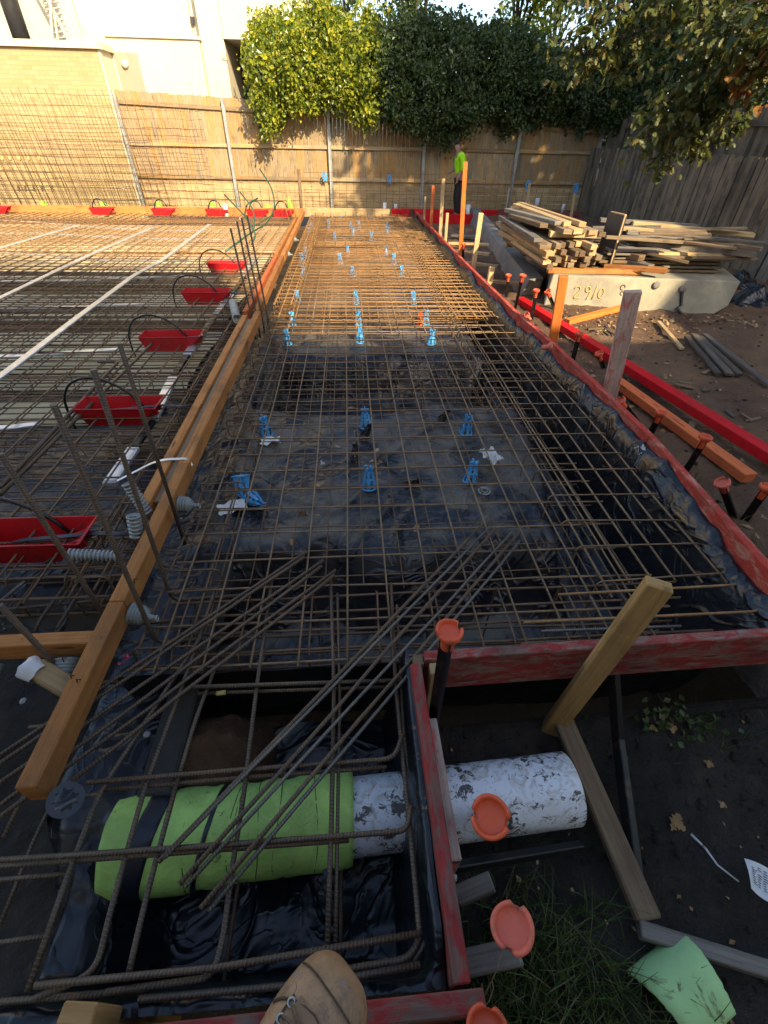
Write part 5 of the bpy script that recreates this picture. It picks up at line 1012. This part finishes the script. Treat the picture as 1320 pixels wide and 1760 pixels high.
build('print', b, M['ink'], lb_)
def crumple(u, v, z, sx, sy, label, mat, amp=.02, name='paper_scrap', cat='paper', seed=1, rot=0., h=.03):
    c = P(u, v, z); b = MB()
    def f(i, j):
        x, y = (i-.5)*sx, (j-.5)*sy; e = 1+.25*nz(i*3, j*3, 1, seed+7); x, y = x*e, y*e; x, y = x*cos(rot)-y*sin(rot), x*sin(rot)+y*cos(rot)
        return c+V((x, y, h*(.5+nz(i*2.2, j*2.2, 1, seed))+abs(nz(i*5, j*5, 1, seed+3))*amp))
    b.grid(14, 14, f, False); build(name, b, M[mat], label=label, cat=cat)
crumple(400, 873, -.15, .17, .12, 'torn white paper on the plastic at the left of the near mound', 'paper', .012, seed=4, rot=.4, h=.02)
crumple(465, 760, -.15, .15, .09, 'cream paper scrap behind the left blue bar chair', 'paper', seed=9, rot=.2)
crumple(843, 790, -.12, .11, .17, 'crinkled clear plastic bag by the right blue bar chair', 'plasticbag', .05, 'plastic_bag', 'bag', 12, .3, .06)
crumple(1098, 780, .06, .05, .07, 'small silvery crinkled plastic on the draped sheet by the red board', 'plasticbag', .04, 'plastic_bag', 'bag', 15, .3, .05)
crumple(520, 885, -.16, .05, .04, 'crumpled brown leaf litter scrap on the near mound', 'fallen', seed=21)
crumple(555, 800, -.165, .03, .02, 'tiny pale scrap on the plastic left of the nearest middle chair', 'paper', seed=23)
for k, (u, v) in enumerate(((540, 885), (548, 840), (635, 795), (470, 905), (500, 925), (700, 780), (880, 760), (575, 765), (650, 770), (610, 700), (720, 900), (850, 800))):
    b = MB(); p = P(u, v, -.15); oakleaf(b, p, V((R.gauss(0, 1), R.gauss(0, 1), .1)).normalized(), V((.1, .1, 1)).normalized(), R.uniform(.04, .075)); build('fallen_leaf', b, M['fallen'], label='dry leaf on the black plastic of the lane', cat='leaf', group='dry leaves on the lane plastic')
for k, (u, v, l, L) in enumerate(((1168, 1408, 'yellow oak leaf on the dark mud right of the lying brown board', .085), (1125, 1247, 'pale curled leaf on the mud below the front red board', .05), (1158, 1246, 'brown leaf beside the pale curled one below the front red board', .06), (1225, 1306, 'yellowish leaf near the weeds on the mud', .05), (1252, 1375, 'thin straw coloured leaf on the mud at the right', .04), (897, 1505, 'small pale leaf near the grass', .03))):
    p = P(u, v, -.4); p.z = soilz(p.x, p.y)+.02; b = MB(); d = V((.6, .5-.3*k, .05)).normalized(); oakleaf(b, p-d*L*.5, d, V((.1, -.2, 1)).normalized(), L); oakleaf(b, p-V((d.y, -d.x, 0))*L*.3, V((d.y, -d.x, .1)).normalized(), V((0, -.2, 1)), L*.8); build('fallen_leaf', b, M['fallen'], label=l, cat='leaf')
# pale string and white streak
b = MB(); b.tube([V((p.x, p.y, soilz(p.x, p.y)+.02)) for p in (P(1200, 1425, -.38), P(1225, 1450, -.38), P(1245, 1480, -.38), P(1285, 1508, -.38))], .005, 6, r2=.003); build('plastic_strip', b, M['paper'], label='thin white torn strip on the mud leading to the paper label', cat='strip')
for k, q in enumerate(([(820, 1735, -.1), (838, 1700, -.02), (855, 1665, .06), (862, 1640, .1)], [(826, 1738, -.1), (830, 1705, -.02), (828, 1690, .03)], [(815, 1745, -.15), (840, 1722, -.1), (848, 1700, -.05), (846, 1685, -.02)])):
    b = MB(); b.tube(lift(q), .0022, 5, r2=.001); build('dry_twig', b, M['pine'], label='dry pale twig sticking up by the red board end, '+('tallest', 'shortest', 'middle')[k]+' of three', cat='twig')
b = MB(); p = P(213, 1133, .0); clump(b, p, 10, .012, .018, V((0, -.3, 1))); build('pink_ribbon', b, plain('pink_tape', (.7, .03, .12), .5), label='tiny pink ribbon tied beside the timber beam', cat='ribbon')
for k, (u, v) in enumerate(((253, 1262), (40, 1205))): b = MB(); p = P(u, v, -.2); b.lathe([(0, .006), (.012, .006), (.016, 0), (0, 0)], 10, ymat((0, -.2, 1), p)); build('plastic_disc', b, M['lightplastic'], label=('small white disc on the footing left of the pit', 'small ribbed disc at the dark left edge below the cross timber')[k], cat='disc')
# ================================================================== GRASS AND WEEDS
def blades(mb_, c, n, spread, h, w=.006):
    for _ in range(n):
        x, y = c[0]+R.gauss(0, spread[0]), c[1]+R.gauss(0, spread[1])
        if x < .27 and y > .1: continue
        z = soilz(x, y)-.01; a = R.uniform(0, 2*pi); l = h*R.uniform(.5, 1.2); dx, dy = cos(a), sin(a); bn = R.uniform(.25, .75); i = len(mb_.v); uv = [(R.random()**1.3, R.random())]*4; ww = w*R.uniform(.6, 1.2)
        for k in range(4):
            f = k/3; r = bn*l*f*f; zz = z+l*f*(1-.35*bn*f); q = ww*(1-f)*.5+.0004
            mb_.v += [V((x+dx*r-dy*q, y+dy*r+dx*q, zz)), V((x+dx*r+dy*q, y+dy*r-dx*q, zz))]
        for k in range(3): mb_.face((i+2*k, i+2*k+1, i+2*k+3, i+2*k+2), uv)
b = MB(); blades(b, (.62, .15), 420, (.13, .10), .20); blades(b, (.46, .05), 260, (.08, .07), .20); blades(b, (.75, .0), 200, (.12, .06), .16); blades(b, (2.35, 1.55), 260, (.16, .2), .12); blades(b, (2.32, 2.4), 120, (.08, .15), .08); blades(b, (1.62, .9), 60, (.12, .08), .10); blades(b, (4.1, 4.6), 120, (.3, .2), .06); blades(b, (.5, .33), 60, (.1, .05), .1)
for _ in range(260): blades(b, (R.uniform(2.4, 6), R.uniform(1.5, 6)), 3, (.03, .03), .05, .004)
build('grass', b, M['grass'], kind='stuff')
b = MB()
for _ in range(70):
    x, y = R.gauss(1.5, .12), R.gauss(.93, .05); z = soilz(x, y); d = V((R.gauss(0, 1), R.gauss(0, 1), .6)).normalized(); n_ = d.cross(V((R.gauss(0, 1), R.gauss(0, 1), .2))).normalized(); b.leaf(V((x, y, z+R.uniform(.0, .06))), d, n_ if n_.z > 0 else -n_, .04, .03, .1)
build('weeds', b, M['grass'], kind='stuff')
b = MB()
for _ in range(500):
    x, y = R.uniform(2.3, 5.6), R.uniform(1.2, 6.1)
    if R.random() < .5: x, y = R.uniform(2.6, 5.2), R.gauss(5.75, .25)
    d = V((R.gauss(0, 1), R.gauss(0, 1), R.gauss(0, .25))).normalized(); n_ = V((R.gauss(0, .3), R.gauss(0, .3), 1)).normalized(); n_ = (n_-d*n_.dot(d)).normalized(); b.leaf(V((x, y, soilz(x, y)+.012)), d, n_, R.uniform(.03, .08), R.uniform(.02, .05), .2)
for _ in range(45):
    x, y = R.uniform(.3, 1.9), R.uniform(0, .95); d = V((R.gauss(0, 1), R.gauss(0, 1), R.gauss(0, .2))).normalized(); n_ = V((R.gauss(0, .3), R.gauss(0, .3), 1)); n_ = (n_-d*n_.dot(d)).normalized(); b.leaf(V((x, y, soilz(x, y)+.008)), d, n_, R.uniform(.01, .03), R.uniform(.006, .018), .2)
build('leaf_litter', b, M['fallen'], kind='stuff')
# clods and rubble
b = MB()
for _ in range(700):
    x, y = (R.uniform(2.2, 6.3), R.uniform(1.1, 6.2)) if R.random() < .5 else (R.uniform(.32, 1.9), R.uniform(.05, .98))
    r = R.uniform(.005, .022)*(1 if x > 2 else R.uniform(.4, 1.1)); c = V((x, y, soilz(x, y)+r*.2)); i = len(b.v); o1 = R.random()*50
    b.lathe([(.0, -r*.6), (r*.8, -r*.3), (r, .1*r), (r*.6, r*.6), (0, r*.75)], 7, Matrix.Translation(c), lambda k, a, rr, z: (rr*(1+.35*nz(a, z*40, 1.5, o1)), z))
build('clods', b, M['site'], kind='stuff')
ap = [P(1265, 545, .05), P(1320, 490, .05)]
for k, (x, y, z, sx, sy, l) in enumerate(((5.75, 6.6, .05, .9, .8, 'dark crumpled plastic heap right of the concrete block'), (6.2, 7.5, .1, .8, .9, 'dark plastic sheet under the leaning fence boards'))):
    b = MB(); b.grid(30, 30, lambda i, j: (x+(i-.5)*sx, y+(j-.5)*sy, -.3+.4*sin(pi*i)*sin(pi*j)+.12*nz(i*6, j*6, 1, k)+.12*abs(nz(i*3, j*4, 1, k+5)))); build('plastic_heap', b, M['blackside'], label=l, cat='plastic sheet')
# ================================================================== PEOPLE
def skin(name, joints, bones, parent, mat, sub=2, root=0, smooth=True):
    me = bpy.data.meshes.new(name); me.from_pydata([j[0] for j in joints], bones, []); o = bpy.data.objects.new(name, me); COL.objects.link(o)
    m = o.modifiers.new('skin', 'SKIN'); m.use_smooth_shade = smooth
    if not me.skin_vertices:
        bpy.context.view_layer.objects.active = o; bpy.ops.mesh.customdata_skin_add()
    for k, j in enumerate(joints): me.skin_vertices[0].data[k].radius = j[1] if isinstance(j[1], tuple) else (j[1], j[1]); me.skin_vertices[0].data[k].use_root = (k == root)
    s = o.modifiers.new('sub', 'SUBSURF'); s.levels = s.render_levels = sub
    me.materials.append(mat); o.parent = parent; return o
SK = plain('skin', (.30, .17, .11), .55, 0, .1); HV = plain('hi_vis_cloth', (.34, .74, .0), .8, 0, .12); TR = plain('dark_trousers', (.018, .013, .014), .85, 0, .3); HR = plain('dark_hair_cap', (.015, .013, .013), .8)
wk = empty('person', (2.93, 14.55, -.02), 'person in lime green shirt, dark trousers and dark cap standing by the back fence', 'person')
# faces towards -x, stooping slightly; local metres from the feet
J = [((.02, 0, .86), (.13, .12)), ((.0, 0, 1.02), (.115, .135)), ((-.03, 0, 1.2), (.115, .155)), ((-.06, 0, 1.33), (.09, .13)), ((-.095, 0, 1.41), .05), ((-.13, 0, 1.49), (.075, .062)), ((-.125, 0, 1.585), (.075, .062)), ((-.20, 0, 1.485), .022),
     ((-.03, -.17, 1.33), .055), ((.03, -.21, 1.12), .045), ((-.06, -.2, .90), .036), ((-.10, -.2, .83), .03), ((-.03, .17, 1.33), .055), ((-.06, .2, 1.1), .045), ((-.22, .18, .98), .036), ((-.29, .17, .96), .03),
     ((.02, -.09, .80), .095), ((-.02, -.10, .46), .062), ((.03, -.10, .09), .045), ((-.10, -.11, .035), .04), ((.02, .09, .80), .095), ((-.04, .10, .46), .062), ((.04, .10, .09), .045), ((-.09, .11, .035), .04)]
BN = [(0, 1), (1, 2), (2, 3), (3, 4), (4, 5), (5, 6), (5, 7), (3, 8), (8, 9), (9, 10), (10, 11), (3, 12), (12, 13), (13, 14), (14, 15), (0, 16), (16, 17), (17, 18), (18, 19), (0, 20), (20, 21), (21, 22), (22, 23)]
skin('body', J, BN, wk, SK)
for side in (-1, 1):                                                # fingers of each hand
    h0 = V(J[11][0]) if side < 0 else V(J[15][0]); dr = V((-.35, 0, -.9)) if side < 0 else V((-.95, 0, -.25)); dr.normalize(); b = MB(); q = dr.cross(V((0, 1, 0)))
    for k in range(4): b.tube([h0+dr*.02+V((0, -.024+.016*k, 0)), h0+dr*(.055+.008*(k in (1, 2)))+V((0, -.026+.017*k, 0)), h0+dr*(.08+.01*(k in (1, 2)))+V((0, -.024+.016*k, 0))-q*.018], .0085, 6, r2=.006)
    b.tube([h0+V((0, -.02, 0)), h0+dr*.03+q*.03+V((0, -.03, 0)), h0+dr*.055+q*.03+V((0, -.03, 0))], .010, 6, r2=.007)
    o = build('hand', b, SK, wk, loc=V((0, 0, 0))); o.location = (0, 0, 0)
skin('shirt', [((.03, 0, .90), (.15, .145)), ((.0, 0, 1.04), (.135, .155)), ((-.03, 0, 1.2), (.135, .175)), ((-.06, 0, 1.34), (.105, .14)), ((-.085, 0, 1.385), .06), ((-.03, -.175, 1.34), .075), ((.02, -.215, 1.16), .07), ((-.01, -.215, 1.02), .055), ((-.03, .175, 1.34), .075), ((-.05, .205, 1.14), .068), ((-.1, .2, 1.06), .055)], [(0, 1), (1, 2), (2, 3), (3, 4), (3, 5), (5, 6), (6, 7), (3, 8), (8, 9), (9, 10)], wk, HV)
skin('trousers', [((.02, 0, .88), (.14, .135)), ((.025, -.09, .78), .112), ((-.02, -.10, .46), .082), ((.03, -.10, .08), .066), ((.025, .09, .78), .112), ((-.04, .10, .46), .082), ((.04, .10, .08), .066)], [(0, 1), (1, 2), (2, 3), (0, 4), (4, 5), (5, 6)], wk, TR)
for y in (-.105, .105): skin('boot', [((.06, y, .05), .055), ((-.04, y, .045), .05), ((-.12, y, .035), .042)], [(0, 1), (1, 2)], wk, TR)
skin('cap', [((-.105, 0, 1.60), (.088, .074)), ((-.14, 0, 1.605), (.088, .074)), ((-.235, 0, 1.585), (.016, .055))], [(0, 1), (1, 2)], wk, HR)
skin('hair', [((-.085, 0, 1.55), (.066, .066)), ((-.09, 0, 1.50), (.05, .056))], [(0, 1)], wk, HR)
# the photographer's boot
bt = empty('boot', (0, 0, 0), 'tan leather work boot stepping in at the bottom edge over the red board', 'boot')
T_ = P(604, 1662, .64); H_ = P(508, 1800, .64); dirf = (T_-H_); dirf.z = 0; dirf.normalize(); sid = V((dirf.y, -dirf.x, 0)); LEN = .30; zs = .565
sec = [(0.0, .028, .030, .012), (.008, .044, .048, .006), (.022, .061, .064, .0), (.05, .071, .072, 0), (.10, .072, .076, 0), (.13, .068, .082, 0), (.16, .062, .097, 0), (.19, .056, .115, 0), (.22, .052, .15, 0), (.25, .050, .20, 0), (.28, .047, .20, 0), (.30, .040, .20, 0), (.308, .02, .19, 0)]
def bp(s_, a, hw, ht, zb): 
    c = T_-dirf*s_; x = cos(a); z = sin(a); e = .62; xx = (abs(x)**e)*(1 if x > 0 else -1)*hw; zz = (abs(z)**(.8 if z > 0 else .4))*(1 if z > 0 else -1); mid = zb+.018
    return V((c.x, c.y, 0))+sid*(xx*(1 if z < .2 else 1-.28*max(0, s_-.1)/.2))+V((0, 0, zs+.022+mid+(zz*(ht-mid) if zz > 0 else zz*mid)))
def loft(sec, n=36, fn=bp):
    b = MB(); i0 = 0
    for q in sec:
        for k in range(n): b.v.append(fn(q[0], 2*pi*k/n, *q[1:]))
    for j in range(len(sec)-1):
        for k in range(n): b.face((j*n+k, j*n+(k+1) % n, (j+1)*n+(k+1) % n, (j+1)*n+k), [(sec[j][0]*3, k/n)]*4, True)
    b.face(list(range(n))[::-1]); b.face([(len(sec)-1)*n+k for k in range(n)]); return b
t = NT('tan_leather'); o = t.coord('Object', (1, 1, 1)); n1 = t.noise(o, 11, 6, .7); n2 = t.noise(o, 90, 3)
col = t.mix(t.ramp(n1, [(.35, 0.), (.65, 1.)]), (.22, .115, .045), (.38, .225, .11)); col = t.mix(t.ramp(t.noise(o, 8, 7, .78, .8), [(.50, 0.), (.64, .85)]), col, (.105, .075, .052)); col = t.mix(t.ramp(t.noise(o, 30, 6, .75, 2.), [(.60, 0.), (.68, .7)]), col, (.06, .042, .03)); col = t.mix(t.ramp(t.noise(o, 14, 3, .5, 1.), [(.63, 0.), (.72, .5)]), col, (.20, .20, .19)); M['leather'] = t.done(col, .62, t.bump(n1, .7, .008, t.bump(n2, .35, .0015)))
up_ = build('upper', loft(sec), M['leather'], bt); m_ = up_.modifiers.new('s', 'SUBSURF'); m_.levels = m_.render_levels = 2
so_ = build('sole', loft([(q[0]+.004, q[1]*.93, .008, -.014) for q in sec[:-1]]+[(.306, .03, .008, -.014)], 36, lambda s_, a, hw, ht, zb: V(((T_-dirf*s_).x, (T_-dirf*s_).y, zs+.008+(.014 if sin(a) > 0 else -.014)))+sid*(hw*(abs(cos(a))**.35)*(1 if cos(a) > 0 else -1))), M['blackplastic'], bt)
def top(s_, x):
    for q, q2 in zip(sec, sec[1:]):
        if s_ <= q2[0]:
            f = (s_-q[0])/(q2[0]-q[0]); hw = q[1]+(q2[1]-q[1])*f; ht = q[2]+(q2[2]-q[2])*f; break
    a = pi/2-x*1.1; return bp(s_, a, hw, ht, 0)
b = MB(); b.tube([top(.078+.012*abs(x)*3, x)+V((0, 0, .002)) for x in [k/8-1 for k in range(17)]], .0022, 5); b.tube([top(.045+.008*x*x, x)+V((0, 0, .0015)) for x in [k/8-1 for k in range(17)]], .0016, 5)
for s1 in (-.42, .42): b.tube([top(.085+.012*k, s1)+V((0, 0, .002)) for k in range(11)], .0016, 5)
build('seam', b, plain('dark_stitching', (.09, .05, .025), .8), bt)
b = MB(); b.grid(8, 12, lambda i, j: top(.078+.13*j, (i-.5)*.56)+V((0, 0, .003+.002*sin(9*j)))); build('tongue', b, plain('tongue_leather', (.24, .14, .07), .7, 0, .3), bt)
b = MB(); e = MB()
for k in range(5):
    s_ = .094+.022*k
    for x in (-.36, .36):
        c = top(s_, x)+V((0, 0, .003)); e.tube([c+dirf*(.0055*cos(a))+sid*(.0055*sin(a)) for a in [2*pi*j/10 for j in range(10)]], .0018, 5, closed=True); build('eyelet', e, M['galv'], bt); e = MB()
    b.tube([top(s_, -.36)+V((0, 0, .005)), top(s_+.004, -.1)+V((0, 0, .011)), top(s_+.018, .36)+V((0, 0, .005))], .0024, 6); b.tube([top(s_, .36)+V((0, 0, .005)), top(s_+.004, .1)+V((0, 0, .012)), top(s_+.018, -.36)+V((0, 0, .005))], .0024, 6)
b.tube([top(.10, .1)+V((0, 0, .01)), top(.088, .3)+V((0, 0, .018)), top(.10, .62)+V((0, 0, .012)), top(.14, .6)+V((0, 0, .01))], .0022, 6)
build('lace', b, plain('lace', (.16, .10, .055), .85), bt)
tp = empty('trestle_plank', (0, -.3, -.3), 'timber plank trestle under the boot just outside the frame', 'trestle'); b = MB(); b.beam((-.6, -.20, .53), (.6, -.20, .53), .30, .045); build('plank', b, M['pine'], tp, bevel=.004)
for x in (-.5, .5):
    for y in (-.30, -.12): b = MB(); b.beam((x, y, -.5), (x, y, .505), .06, .06); build('leg', b, M['pine'], tp)
